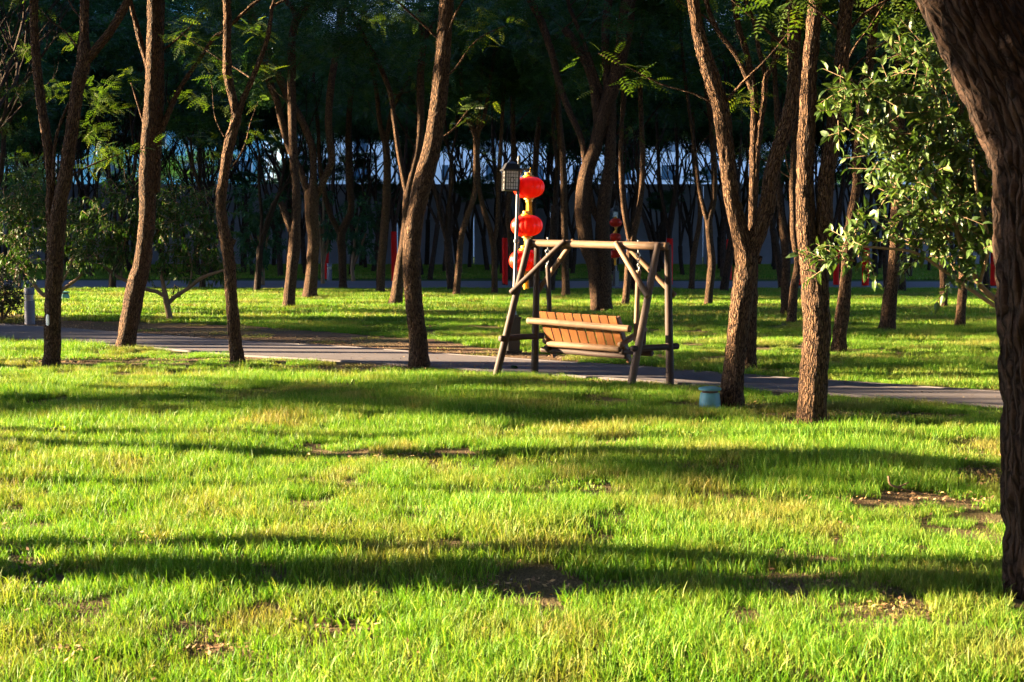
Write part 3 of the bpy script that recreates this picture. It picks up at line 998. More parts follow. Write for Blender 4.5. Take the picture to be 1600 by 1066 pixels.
traced_tree((773, 461), [
    [(773, 461, 10), (772, 420, 10), (770, 376, 10), (755, 325, 8), (749, 295, 7), (746, 240, 7), (752, 120, 6), (756, 10, 5)],
    [(771, 382, 8), (777, 350, 7), (779, 289, 7), (784, 200, 6), (790, 80, 5), (792, 10, 5)]],
    'dark forked sapling immediately left of the lamp post')
traced_tree((884, 464), [
    [(884, 464, 13), (883, 400, 12), (882, 347, 11), (879, 240, 10), (872, 160, 9), (868, 10, 8)]],
    'plain dark trunk in shade framed inside the left half of the swing')
traced_tree((977, 477), [
    [(977, 477, 11), (982, 420, 11), (986, 382, 12), (1000, 320, 9), (1004, 240, 8), (1000, 120, 7), (1006, 10, 6)],
    [(986, 388, 8), (975, 330, 8), (970, 250, 7), (974, 120, 7), (970, 10, 6)]],
    'dark forked tree seen right of the massive one through the swing')
traced_tree((801, 452), [
    [(806, 449, 9), (800, 400, 9), (794, 330, 8), (802, 253, 8), (802, 141, 7), (811, 84, 7), (826, 22, 6), (835, 2, 5)]],
    'thin trunk straight up behind the lamp lantern')
traced_tree((836, 449), [
    [(834, 449, 11), (830, 380, 10), (836, 267, 10), (840, 211, 9), (847, 155, 8), (848, 138, 5)],
    [(846, 165, 5), (830, 169, 4), (818, 182, 3), (806, 197, 2)],
    [(846, 162, 4), (860, 157, 3), (874, 153, 2)]],
    'pale snapped-off trunk behind the red lanterns', crown=False,
    sprays=[(790, 155, 10, 8, -3), (850, 148, 14, 12, -3), (868, 170, 12, 8, -3), (780, 150, 10, 8, -3)])
# red wrapped trunks along the far walk
for (bx, by, w, top, lean, lab) in [
        (509, 437, 10, 380, 4, 'red cloth wrapped trunk left, beside the small far bollard'),
        (616, 440, 9, 362, 2, 'red cloth wrapped trunk left of the big middle trunk'),
        (1046, 446, 10, 373, 1, 'red cloth wrapped trunk right of the swing frame'),
        (1139, 438, 9, 374, 0, 'red cloth wrapped trunk just left of the rough forked tree'),
        (1251, 447, 9, 390, 0, 'red cloth wrapped trunk showing left of the thick twin-stemmed tree'),
        (1306, 446, 9, 385, 0, 'red cloth wrapped trunk between twin-stemmed tree and single lit trunk'),
        (1352, 447, 11, 388, 0, 'red cloth wrapped trunk right of the single lit trunk, under shrub'),
        (1553, 448, 12, 380, 0, 'red cloth wrapped trunk against the near dark trunk at far right'),
        (789, 446, 9, 372, 0, 'red cloth wrapped trunk left behind the lantern post')]:
    g = ground(bx, by)
    rr = random.Random(bx)
    zt = at(bx, top, g.y).z
    s1 = rr.choice((-1, 1)); wv = w * 0.82
    traced_tree((bx, by), [
        [(bx, by, wv), (bx, by - 40, wv), (bx, top - 5, wv), (bx + s1 * 8, top - 60, wv * .75), (bx + s1 * 12, top - 120, wv * .7), (bx + s1 * 10, 150, wv * .6), (bx + s1 * 20, 10, wv * .5)],
        [(bx, top - 8, wv * .8), (bx - s1 * 10, top - 55, wv * .7), (bx - s1 * 18, top - 130, wv * .6), (bx - s1 * 22, 120, wv * .5), (bx - s1 * 30, 10, wv * .4)]],
        lab, wrap=(0.03, zt, w * 0.5 * g.y / F_PX), group='red wrapped trees along the far walk', mat=M['bark_far'], crown_z=9.0)

# the big near tree at the right edge
BR_D = 7.6
g = ground(1640, 956)
tb = Tubes()
dsp = bark_disp(0.024, 26, 4.2)
def bp(px, py): return at(px, py, BR_D)
sc_ = BR_D / F_PX
trunk_pts = [(1642, 975, 150), (1641, 950, 142), (1640, 880, 134), (1637, 750, 128), (1634, 600, 126), (1630, 450, 130), (1628, 330, 138), (1625, 240, 150), (1595, 150, 156), (1560, 80, 150), (1520, 0, 142), (1478, -90, 136), (1440, -200, 128), (1420, -330, 112), (1418, -460, 96)]
tb.add([bp(x, y) for x, y, w in trunk_pts], [w * .5 * sc_ for x, y, w in trunk_pts], 120, 5, dsp, step=0.02)
l2 = [(1628, 290, 120), (1648, 190, 112), (1672, 90, 104), (1690, -20, 100), (1712, -150, 92), (1740, -300, 80), (1770, -450, 66)]
tb.add([bp(x, y) + Vector((0, 0.02 * i, 0)) for i, (x, y, w) in enumerate(l2)], [w * .5 * sc_ for x, y, w in l2], 90, 6, dsp, step=0.025)
tips = []
rr = random.Random(8)
grow(tb, rr, bp(1418, -460), Vector((-0.1, 0.1, 1)).normalized(), 0.15, 2.0, 2, 10, tips)
grow(tb, rr, bp(1770, -450), Vector((0.3, 0.1, 1)).normalized(), 0.1, 2.0, 2, 10, tips)
g = bp(1641, 952); g.z = 0
big = thing('locust_tree', g, 'huge dark furrowed trunk filling the right edge, nearest of all', 'tree', 'trees of the grove drawn up around the swing')
link('trunk', tb.mesh('trunk', g), M['bark_big'], big)
co = link('crown', CROWN[0], None, big); co.location = (0.2, 0.5, 8.2); co.scale = (1.35, 1.35, 1.1)
# white mark on the leftmost trunk, small scar on the massive tree
for o in bpy.data.objects:
    if o.get('label', '').startswith('forked dark tree with a white mark'):
        p = at(75, 500, 21.1)
        mk = box_mesh('white_mark', [(0, 0, 0, 0.06, 0.03, 0.16)], 0.012)
        mo = link('white_mark', mk, M['white_tag'], o); mo.location = p - Vector(o.location) + Vector((0.0, -0.02, 0)); mo.rotation_euler = (0, 0, R(-35))

# ------------------------------------------------------------------ grove behind: shared tree forms
def grove_form(seed):
    rnd = random.Random(seed)
    tb = Tubes(); tips = []
    h = rnd.uniform(1.5, 3.0); r = rnd.uniform(.10, .16)
    lean = Vector((rnd.uniform(-.12, .12), rnd.uniform(-.12, .12), 1)).normalized()
    pts = [Vector((0, 0, -0.1)), Vector((0, 0, .15)), lean * h * .5 + Vector((rnd.uniform(-.08, .08), 0, 0)), lean * h]
    tb.add(pts, [r * 1.25, r * 1.05, r * .95, r], 9, seed, None, step=0.4)
    for k in range(rnd.choice((2, 2, 3, 3))):
        a = rnd.uniform(0, 6.28); sp = rnd.uniform(.15, .42)
        d = Vector((math.cos(a) * sp, math.sin(a) * sp, 1)).normalized()
        grow(tb, rnd, lean * h, d, r * rnd.uniform(.55, .75), rnd.uniform(2.6, 3.6), 3, 8, tips)
    return tb.mesh('trunk')


FORMS = [grove_form(100 + i) for i in range(9)]
for m_ in FORMS: m_.materials.append(M['bark_far'])
rnd = random.Random(21)
placed = list(TREES)
GROVE = []


def grove_tree(x, y, label, group, s=None, cz=None, cs=1.0, low=False):
    r = thing('locust_tree', (x, y, 0), label, 'tree', group, rnd.uniform(0, 6.28))
    s = s or rnd.uniform(.9, 1.2)
    t = link('trunk', rnd.choice(FORMS), None, r); t.scale = (s, s, s)
    c = link('crown', rnd.choice(FCROWN), None, r); c.location = (rnd.uniform(-.4, .4), rnd.uniform(-.4, .4), cz or rnd.uniform(7.6, 10.6) + max(0, y - 55) * 0.055)
    sv = rnd.uniform(.72, 1.05) if cz is None else 1.0
    c.scale = (s * cs * sv, s * cs * sv, s * sv * rnd.uniform(.6, .95)); c.rotation_euler = (0, 0, rnd.uniform(0, 6.28))
    placed.append((x, y))
    if low:
        for k in range(rnd.choice((1, 2, 2))):
            lf = link('low_foliage', rnd.choice(FCROWN), None, r)
            q = rnd.uniform(.2, .36)
            lf.location = (rnd.uniform(-1.6, 1.6), rnd.uniform(-1.6, 1.6), rnd.uniform(4.2, 8.0)); lf.scale = (q, q, q * .7)
    return r


tries = 0
while len(GROVE) < 185 and tries < 9000:
    tries += 1
    y = rnd.uniform(53, 109)
    hw = 0.36 * y + 5
    x = rnd.uniform(-hw, hw)
    if 57 < y < 70: continue
    if 165 < 800 + F_PX * x / y < 350 and y > 66 and rnd.random() < .6: continue
    if any((x - a) ** 2 + (y - b) ** 2 < 3.1 ** 2 for a, b in placed + [t[1:] for t in GROVE]): continue
    GROVE.append((800 + F_PX * x / y, x, y))
MARKS = [(-60, 'left frame edge'), (81, 'leftmost trunk'), (205, 'leaning sunlit tree'), (365, 'crooked tree'), (484, 'three-stemmed tree'), (654, 'stout middle trunk'), (801, 'lamp post'), (941, 'massive tree'),
         (1046, 'right end of swing'), (1166, 'rough forked tree'), (1275, 'twin-stemmed tree'), (1392, 'dark leaning trunk'), (1474, 'faint narrow trunk'), (1560, 'huge right trunk')]
ORD = 'first second third fourth fifth sixth seventh eighth ninth tenth eleventh twelfth thirteenth fourteenth fifteenth sixteenth seventeenth eighteenth nineteenth twentieth'.split()
GROVE.sort()
for (a, na), (b_, nb_) in zip(MARKS, MARKS[1:]):
    here = [t for t in GROVE if a <= t[0] < b_]
    for k, (px, x, y) in enumerate(here):
        grove_tree(x, y, 'dark grove tree, %s from left between %s and %s' % (ORD[min(k, 19)], na, nb_), 'dark trees of the grove behind', low=rnd.random() < .28)
for px, x, y in GROVE:
    if px < MARKS[0][0] or px >= MARKS[-1][0]:
        grove_tree(x, y, 'dark grove tree past the %s edge of the view' % ('left' if px < 800 else 'right'), 'dark trees of the grove beside the view', low=True)
# sunlit trees past the wall
for (x, y, s) in [(-26, 122, 1.0), (-21, 128, .9), (-33, 126, 1.1), (-44, 124, 1.1), (30, 124, .8), (2, 128, .6)]:
    k = sorted([-44, -33, -26, -21, 2, 30]).index(x)
    t = grove_tree(x, y, 'light green tree catching sun beyond the wall, %s from left' % ORD[k], 'sunlit trees beyond the wall', s, 6.2 * s + 1.5)
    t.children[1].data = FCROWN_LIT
for k, (x, y, s) in enumerate([(-58, 138, 1.7), (-50, 134, 1.8), (-43, 140, 1.7), (-36, 135, 1.8), (-28, 139, 1.7), (-20, 136, 1.6)]):
    grove_tree(x, y, 'tall tree rising over the wall at left, %s from left' % ORD[k], 'tall trees over the wall at left', s, 15.5, .95)
for k, px in enumerate((20, 80, 140, 200, 255, 310)):
    y = 75 + (k * 7) % 11
    grove_tree((px - 800) / F_PX * y, y, 'tall dark grove tree in the upper left background, %s from left' % ORD[k], 'tall dark trees at upper left', 1.1, 14.0, 1.15)
# trees standing left of the view whose trunks stripe the lawn with shadow
for (x, y, s) in [(-8, 13.7, 1.7), (-10.5, 14.6, 1.0), (-13, 14.2, 1.3), (-9, 16.6, .9), (-11, 17.6, .8), (-14, 18.9, 1.0), (-10.5, 20.0, 1.0), (-10.5, 21.6, 1.5), (-12, 22.7, 1.4), (-16, 23.6, 1.3), (-8, 11.6, .7),
                  (-13, 27, 1.6), (-14, 29.5, 1.6), (-16.5, 32, 1.7), (-18, 34.5, 1.7), (-19, 38, 1.5), (-20, 41, 1.5), (-21, 45, 1.5), (-23, 51, 1.6), (-24, 55, 1.6), (-22, 48, 1.3), (-18, 36.2, 1.2), (-9.5, 9.55, 1.1), (-13, 8.9, .8), (-15, 33.3, 1.1), (-17, 39.7, 1.2), (-16.5, 42.6, 1.0), (-18, 44.1, 1.2), (-17, 46.5, .9), (-19, 49.6, 1.2), (-20, 53.2, 1.3), (-15, 25.2, 1.1), (-13.5, 31, 1.0), (-12, 28.3, 1.2), (-14, 35, 1.2), (-16, 37.6, 1.2)]:
    grove_tree(x, y, 'tree left of the view whose trunk shades the lawn', 'trees left of the view', s, 13.0, (0.9 if y < 33 else 1.3) / s)
for (x, y, s) in [(-36, 21.5, .6), (-34, 19.3, .35), (-39, 20.4, .42), (-35, 25.4, .4), (-31, 26.2, .4), (-33, 15.5, .3), (-44, 33, 1.0), (-46, 36.5, 1.0), (-29, 34.5, .9), (-31, 40, .9), (-27, 42.3, .7), (-28, 54.8, 1.0), (-30, 56, 1.0), (-30, 50.6, .6), (-26, 39.6, .5), (-34, 54.5, 1.0), (-32, 61, 1.0)]:  # added far out of view so their crowns shade the lawn
    grove_tree(x, y, 'unseen tree added far left, its crown dappling the lawn', 'trees far left of the view', s, 8.5, 0.95)
# a second huge tree, left of the view, throws the dark band across the foreground
t2 = thing('locust_tree', (-11.0, 9.07, 0), 'huge furrowed tree left of the view shading the near lawn', 'tree', 'trees left of the view', R(200))
for ch in list(big.children):
    c = ch.copy(); COL.objects.link(c); c.parent = t2
t2.scale = (1.15, 1.15, 1.3)
# unseen trees added right of and behind the camera, their crowns cutting skylight
for (x, y) in [(8, 12), (11, 19), (13, 26), (16, 33), (9, 4), (3, -5), (-4, -6), (15, 6), (18, 14), (20, 24), (22, 38), (24, 45), (6.5, 15.5), (8.5, 20.8), (11, 27.5), (-7, 2), (-1, -11), (6, -1), (13, -3), (-9, -3), (-3, -2), (26, 30), (28, 20), (27, 10), (30, 38), (24, 2), (29, 47), (33, 27), (34, 16), (33, 6)]:
    grove_tree(x, y, 'unseen tree added right of or behind the viewpoint, roofing the lawn from skylight', 'trees right of and behind the view', 1.25, 9.5, 1.15)

# ------------------------------------------------------------------ low branching fruit trees on the left, shrubs
def clump_tree(name, base, limbs, clumps, leaf_t, mat, label, cat, dens, d=None, sc=(0.8, 1.25), tilt=0.7, droop=None, limb_mat=None, twig=True, part='crown'):
    g = ground(*base); d = d or g.y
    g = at(base[0], base[1], d); g.z = 0
    rg = np.random.default_rng(int(base[0] * 3 + base[1] + 1000))
    rd = random.Random(int(base[0]))
    r = thing(name, g, label, cat)
    tb = Tubes()
    for i, limb in enumerate(limbs):
        pts = []
        dr = rd.uniform(-.25, .25)
        for k, (px, py, w) in enumerate(limb):
            p = at(px, py, d + (dr * k * 0.5 if i else 0)); pts.append(p)
        if i == 0: pts[0].z = -0.05
        tb.add([p - g for p in pts], [w * .5 * d / F_PX for _, _, w in limb], 10, i + int(base[0]), None, smooth_n=4, wob=0.3)
    pos, dirs = [], []
    tw = tb
    for (cx, cy, rp) in clumps:
        n = int(dens * rp * rp / 100) + 3
        dd = d + rd.uniform(-1, 1) * rp * d / F_PX * 0.9
        c = np.array(at(cx, cy, dd) - g); rw = rp * d / F_PX
        for _ in range(n):
            v = rg.normal(size=3); v /= np.linalg.norm(v); v *= rw * rg.uniform(0.05, 1) ** 0.45
            s0 = c + v
            # a twig with its leaves
            a = v + rg.normal(size=3) * rw * 0.35; a[2] += rw * (0.25 if droop is None else 0.0); a /= np.linalg.norm(a) + 1e-6
            L = rg.uniform(.14, .30) * (1 if d < 20 else 1.5)
            if twig:
                tw.add([Vector(s0), Vector(s0 + a * L * .5), Vector(s0 + a * L)], [.004 * max(1, d / 14), .003 * max(1, d / 14), .002 * max(1, d / 14)], 4, 1, None, cap0=False, cap1=False, smooth_n=1)
            for j in range(9):
                t = (j + .6) / 9
                pos.append(s0 + a * L * t)
                az = j * 2.4 + rg.uniform(-.4, .4)
                perp = np.cross(a, [math.sin(az), math.cos(az), 0.31]); perp /= np.linalg.norm(perp) + 1e-6
                ld = perp * (0.95 - 0.5 * t) + a * (0.35 + 0.5 * t)
                if droop is not None: ld[2] -= droop
                dirs.append(ld / np.linalg.norm(ld))
    pos = np.array(pos); dirs = np.array(dirs)
    up = rg.normal(size=dirs.shape) * 0.45 + np.array([0, 0, 1.0])
    y_ = np.cross(up, dirs); y_ /= np.linalg.norm(y_, axis=1)[:, None] + 1e-9
    z_ = np.cross(dirs, y_)
    rots = np.stack([dirs, y_, z_], 2)
    link('branches', tb.mesh('branches'), limb_mat or M['twig'], r)['kind'] = 'stuff'
    link(part, leaf_mesh(part, pos, rots, rg.uniform(sc[0], sc[1], len(pos)), leaf_t, rg, mat), None, r)
    return r


peach = folded_leaf(0.15, 0.042, 0.3)
clump_tree('fruit_tree', (267, 502), [
    [(267, 502, 11), (263, 486, 9), (261, 472, 10), (258, 458, 8), (254, 440, 6), (250, 420, 4)],
    [(262, 466, 7), (245, 456, 6), (231, 453, 6), (200, 440, 6), (180, 430, 5), (159, 412, 4), (145, 390, 3)],
    [(263, 474, 7), (275, 463, 7), (294, 451, 6), (318, 433, 6), (345, 424, 4), (365, 415, 3)],
    [(294, 451, 4), (300, 420, 3), (290, 380, 3)], [(190, 433, 4), (190, 400, 3), (200, 360, 3)]],
    [(150, 350, 28), (165, 320, 22), (175, 380, 26), (200, 300, 20), (205, 340, 28), (200, 395, 22), (240, 310, 26), (255, 350, 28), (280, 310, 26), (290, 345, 30), (300, 385, 24), (320, 325, 24), (330, 365, 24), (265, 400, 20),
     (335, 400, 18), (355, 420, 14), (140, 400, 18), (275, 435, 14), (225, 425, 14), (310, 415, 16)],
    peach, M['leaf_peach'], 'low wide fruit tree with crooked pale trunk in bare earth beyond the path', 'tree', 4.6, droop=0.75)
clump_tree('fruit_tree', (80, 488), [
    [(80, 488, 10), (80, 470, 9), (78, 460, 8), (66, 460, 7), (48, 436, 5), (30, 415, 3)],
    [(81, 468, 7), (99, 452, 6), (120, 436, 5), (135, 420, 3)], [(81, 466, 5), (95, 445, 4), (108, 420, 4), (118, 390, 3)]],
    [(10, 330, 26), (30, 360, 28), (15, 390, 24), (45, 320, 24), (55, 395, 24), (60, 350, 26), (105, 340, 26), (120, 370, 26), (110, 400, 20), (130, 335, 22), (35, 420, 16), (5, 420, 14), (130, 410, 16), (40, 285, 20), (70, 300, 18)],
    peach, M['leaf_peach'], 'low fruit tree spreading behind the leftmost forked trunk', 'tree', 4.6, droop=0.75)
for (bx, by, cl, lab) in [
        (411, 446, [(400, 330, 22), (420, 350, 24), (390, 365, 22), (415, 385, 22), (395, 400, 18), (430, 320, 18), (385, 310, 18)], 'small dark leafy tree in shade left of the sawn-limb trunk'),
        (552, 440, [(560, 330, 18), (572, 355, 20), (555, 375, 20), (575, 390, 16), (545, 350, 18), (585, 340, 14)], 'small dark leafy tree in shade right of the three-stemmed tree'),
        (30, 448, [(20, 300, 22), (50, 310, 22), (30, 330, 22), (65, 330, 18), (10, 270, 18), (60, 285, 18)], 'dark leafy tree in shade at far left behind the fruit trees'),
        (505, 444, [(500, 330, 16), (515, 350, 16), (505, 300, 14), (520, 375, 14)], 'small dark leafy tree behind the three-stemmed sunlit trunk')]:
    clump_tree('leafy_tree', (bx, by), [[(bx, by, 7), (bx - 1, by - 30, 6), (cl[0][0], cl[0][1] + 10, 4)], [(bx - 1, by - 22, 5), (cl[1][0], cl[1][1] + 10, 3)], [(bx, by - 26, 4), (cl[2][0], cl[2][1], 3)]],
               cl, folded_leaf(.24, .085, .3), M['leaf_far'], lab, 'tree', 5.0, droop=0.5, twig=False)
clump_tree('round_shrub', (2, 505), [[(2, 505, 5), (4, 480, 4), (8, 460, 3)], [(0, 500, 4), (-12, 470, 3)], [(4, 500, 4), (18, 475, 3)]],
           [(0, 455, 20), (12, 470, 16), (18, 450, 14), (-15, 460, 22), (-20, 480, 18), (5, 485, 12), (20, 478, 10), (-5, 440, 14), (-30, 470, 20)],
           folded_leaf(.07, .035, .2), M['leaf_hedge'], 'dark round shrub at the left edge beside the bollard light', 'shrub', 10.0, part='foliage')
clump_tree('leafy_shrub', (1690, 700), [
    [(1690, 700, 22), (1680, 600, 20), (1640, 530, 16), (1600, 490, 12), (1560, 470, 10), (1528, 440, 9), (1500, 380, 8), (1485, 320, 7), (1480, 250, 6), (1460, 150, 4), (1443, 80, 2)],
    [(1600, 505, 9), (1560, 482, 7), (1515, 452, 6), (1470, 420, 5), (1430, 395, 5), (1380, 388, 4), (1330, 385, 3)],
    [(1530, 445, 6), (1500, 370, 6), (1470, 355, 5), (1430, 340, 4), (1390, 300, 3)], [(1530, 445, 6), (1545, 380, 5), (1530, 320, 5), (1520, 250, 4)],
    [(1490, 330, 5), (1430, 270, 5), (1395, 200, 5), (1390, 165, 4), (1400, 140, 3)], [(1420, 260, 4), (1370, 230, 3), (1320, 200, 3)], [(1485, 380, 4), (1450, 320, 3), (1440, 270, 3)]],
    [(1442, 72, 8), (1446, 95, 10), (1454, 120, 14), (1408, 92, 7), (1425, 105, 8), (1470, 130, 22), (1475, 165, 24), (1500, 190, 26), (1445, 190, 22), (1435, 150, 15), (1520, 230, 30), (1480, 230, 26), (1440, 235, 24),
     (1340, 128, 12), (1355, 140, 14), (1380, 150, 14), (1400, 145, 10), (1320, 165, 12), (1335, 195, 17), (1310, 185, 9), (1360, 205, 18), (1375, 235, 18), (1400, 260, 24), (1430, 280, 26), (1470, 280, 30), (1515, 285, 30),
     (1540, 320, 26), (1395, 300, 14), (1425, 325, 26), (1470, 340, 30), (1515, 350, 28), (1545, 370, 20), (1330, 375, 11), (1312, 392, 10), (1350, 388, 13), (1378, 378, 13), (1410, 370, 18),
     (1445, 385, 20), (1490, 395, 24), (1525, 400, 20), (1500, 425, 12), (1300, 410, 7), (1340, 405, 8), (1293, 172, 7), (1580, 300, 30), (1600, 360, 30), (1600, 240, 30)],
    folded_leaf(.085, .036, .15), M['leaf_glossy'], 'tall leafy shrub with glossy sunlit leaves behind the huge right trunk', 'shrub', 1.75, d=10.5, sc=(.7, 1.25), part='foliage')

# ------------------------------------------------------------------ the swing
SW = Vector((0.94, 19.6, 0)); SW_A = R(-37)
fr = thing('garden_swing', SW, 'rustic log frame of the garden swing standing by the path', 'swing', rz=SW_A)


def log(parent, name, a, b, r0, r1=None, mat='log_light', sides=16, seed=1):
    t = Tubes()
    a, b = Vector(a), Vector(b)
    rd = random.Random(seed)
    mid_ = [a.lerp(b, k / 5) + Vector((rd.uniform(-1, 1), rd.uniform(-1, 1), rd.uniform(-1, 1))) * 0.05 * r0 * (1 if 0 < k < 5 else 0) for k in range(6)]
    r1 = r1 or r0
    rad = [(r0 + (r1 - r0) * k / 5) * rd.uniform(.96, 1.04) for k in range(6)]
    # rounded ends
    dr = (b - a).normalized()
    pts = [a, a + dr * 0.008] + mid_[1:-1] + [b - dr * 0.008, b]
    rads = [rad[0] * .88, rad[0]] + rad[1:-1] + [rad[-1], rad[-1] * .88]
    t.add(pts, rads, sides, seed, lambda b3, off, r: 0.04 * r * noise.noise(Vector((b3.x * 12, b3.y * 12, b3.z * 2)) + off), smooth_n=3)
    me = t.mesh(name)
    return link(name, me, M[mat], parent)


ZL, ZR = 1.905, 1.865
apL, apR, AV = -0.94, 1.21, 0.15
beam = log(fr, 'beam', (apL - 0.06, AV, ZL), (apR + 0.07, AV, ZR), .052, .055, 'log_light', 18, 2)
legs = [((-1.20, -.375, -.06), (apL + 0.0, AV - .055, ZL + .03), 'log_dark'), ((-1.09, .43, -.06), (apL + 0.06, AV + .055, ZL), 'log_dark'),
        ((1.07, -.405, -.06), (apR - 0.03, AV - .055, ZR + .02), 'log_mid'), ((1.27, .29, -.06), (apR + .06, AV + .055, ZR), 'log_dark')]  # right front leg kept lighter for sun; other legs carry painted shade
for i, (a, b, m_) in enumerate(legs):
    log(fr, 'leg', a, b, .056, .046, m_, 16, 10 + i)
def on(leg, z):
    a, b = Vector(legs[leg][0]), Vector(legs[leg][1]); t = (z - a.z) / (b.z - a.z); return a.lerp(b, t)
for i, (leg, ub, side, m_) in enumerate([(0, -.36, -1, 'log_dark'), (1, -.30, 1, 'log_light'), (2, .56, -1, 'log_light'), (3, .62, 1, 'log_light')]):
    p = on(leg, 1.25)
    q = Vector((ub, AV + side * .075, 1.90 if leg < 2 else 1.87))
    p = p + Vector((0, side * .075, 0))
    log(fr, 'brace', p + (p - q).normalized() * .06, q + (q - p).normalized() * .05, .040, .038, m_, 14, 20 + i)
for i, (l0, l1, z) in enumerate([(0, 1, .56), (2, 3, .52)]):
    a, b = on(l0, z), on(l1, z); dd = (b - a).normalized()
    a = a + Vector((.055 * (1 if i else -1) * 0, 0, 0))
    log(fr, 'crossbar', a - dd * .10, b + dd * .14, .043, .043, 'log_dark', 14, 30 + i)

bench = thing('swing_bench', SW, 'hanging wooden bench with slatted back, seen from behind', 'swing bench', rz=SW_A)


def torus_link(R_, r_, seg=14, sec=6, stretch=1.0):
    v, q = [], []
    for i in range(seg):
        a = 2 * math.pi * i / seg
        for j in range(sec):
            b_ = 2 * math.pi * j / sec
            v.append(((R_ + r_ * math.cos(b_)) * math.cos(a), r_ * math.sin(b_), (R_ + r_ * math.cos(b_)) * math.sin(a) * stretch))
    for i in range(seg):
        for j in range(sec):
            q.append((i * sec + j, ((i + 1) % seg) * sec + j, ((i + 1) % seg) * sec + (j + 1) % sec, i * sec + (j + 1) % sec))
    return np_mesh('chain_link', np.array(v), q, smooth=True)


ring = torus_link(.030, .007); ring.materials.append(M['steel'])
clink = torus_link(.017, .006, stretch=1.7); clink.materials.append(M['steel'])
bolt = lathe_mesh('eye_bolt', [(.006, 0), (.006, .16), (.012, .16), (.012, .175), (.0, .175)], 8); bolt.materials.append(M['steel'])
hang = [(-.66, 1.83), (.84, 1.79)]
for hi, (hu, hz) in enumerate(hang):
    e = link('eye_bolt', bolt, None, fr); e.location = (hu, AV, hz - .02)
    rg_ = link('ring', ring, None, fr); rg_.location = (hu, AV, hz - .045); rg_.rotation_euler = (0, 0, R(20))
    for k in range(5):
        c = link('chain_link', clink, None, bench); c.location = (hu + (.012 if hi else -.004) * k / 2, AV, hz - .10 - k * .042); c.rotation_euler = (0, 0, R(90 * (k % 2) + 25))
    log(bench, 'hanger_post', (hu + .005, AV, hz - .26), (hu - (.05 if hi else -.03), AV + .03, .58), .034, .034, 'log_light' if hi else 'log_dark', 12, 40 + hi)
# slats: local frame of the back
top_v, top_z, bot_v, bot_z = -.10, .955, .15, .44
bk_len = math.hypot(top_v - bot_v, top_z - bot_z)
tilt = math.atan2(top_v - bot_v, top_z - bot_z)      # lean about the long axis
nsl = 9
wslat = 1.30 / nsl
slat_me = box_mesh('slat', [(0, 0, bk_len / 2, wslat - .016, .022, bk_len)], .004)
slat_me.materials.append(M['plank'])
for i in range(nsl):
    s_ = link('slat', slat_me, None, bench)
    u = -.635 + (i + .5) * wslat
    s_.location = (u + .0, bot_v, bot_z - .02 - .03 * (u / .65) * .5)
    s_.rotation_euler = (-tilt, R(random.Random(i).uniform(-.5, .5)), 0)
for sx, u in ((0, -.63), (1, .66)):
    st = box_mesh('stile', [(0, .05, bk_len / 2 - .09, .045, .09, bk_len + .12)], .006)
    o = link('stile', st, M['plank_dark'], bench); o.location = (u - (.02 if sx else -.01), bot_v, bot_z - .04); o.rotation_euler = (-tilt, 0, 0)
log(bench, 'back_rail', (-.80, -.10, .815), (.87, -.115, .765), .045, .045, 'log_light', 16, 50)
log(bench, 'lower_rail', (-.60, .075, .49), (.60, .075, .465), .044, .044, 'log_light', 16, 51)
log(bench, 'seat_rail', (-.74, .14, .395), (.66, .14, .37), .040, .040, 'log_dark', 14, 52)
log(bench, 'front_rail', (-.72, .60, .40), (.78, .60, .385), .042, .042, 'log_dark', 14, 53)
for i, u in enumerate((-.62, .64)):
    log(bench, 'armrest', (u - .01, .04, .525), (u + .05, .58, .72), .044, .042, 'log_light', 14, 54 + i)
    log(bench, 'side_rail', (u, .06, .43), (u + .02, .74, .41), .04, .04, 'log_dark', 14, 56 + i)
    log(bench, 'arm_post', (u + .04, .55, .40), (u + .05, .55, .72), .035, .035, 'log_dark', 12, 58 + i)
seat_me = box_mesh('seat_slat', [(0, 0, 0, 1.28, .075, .022)], .004); seat_me.materials.append(M['plank'])
for k in range(5):
    o = link('seat_slat', seat_me, None, bench); o.location = (0.0, .20 + k * .088, .455 - k * .002)

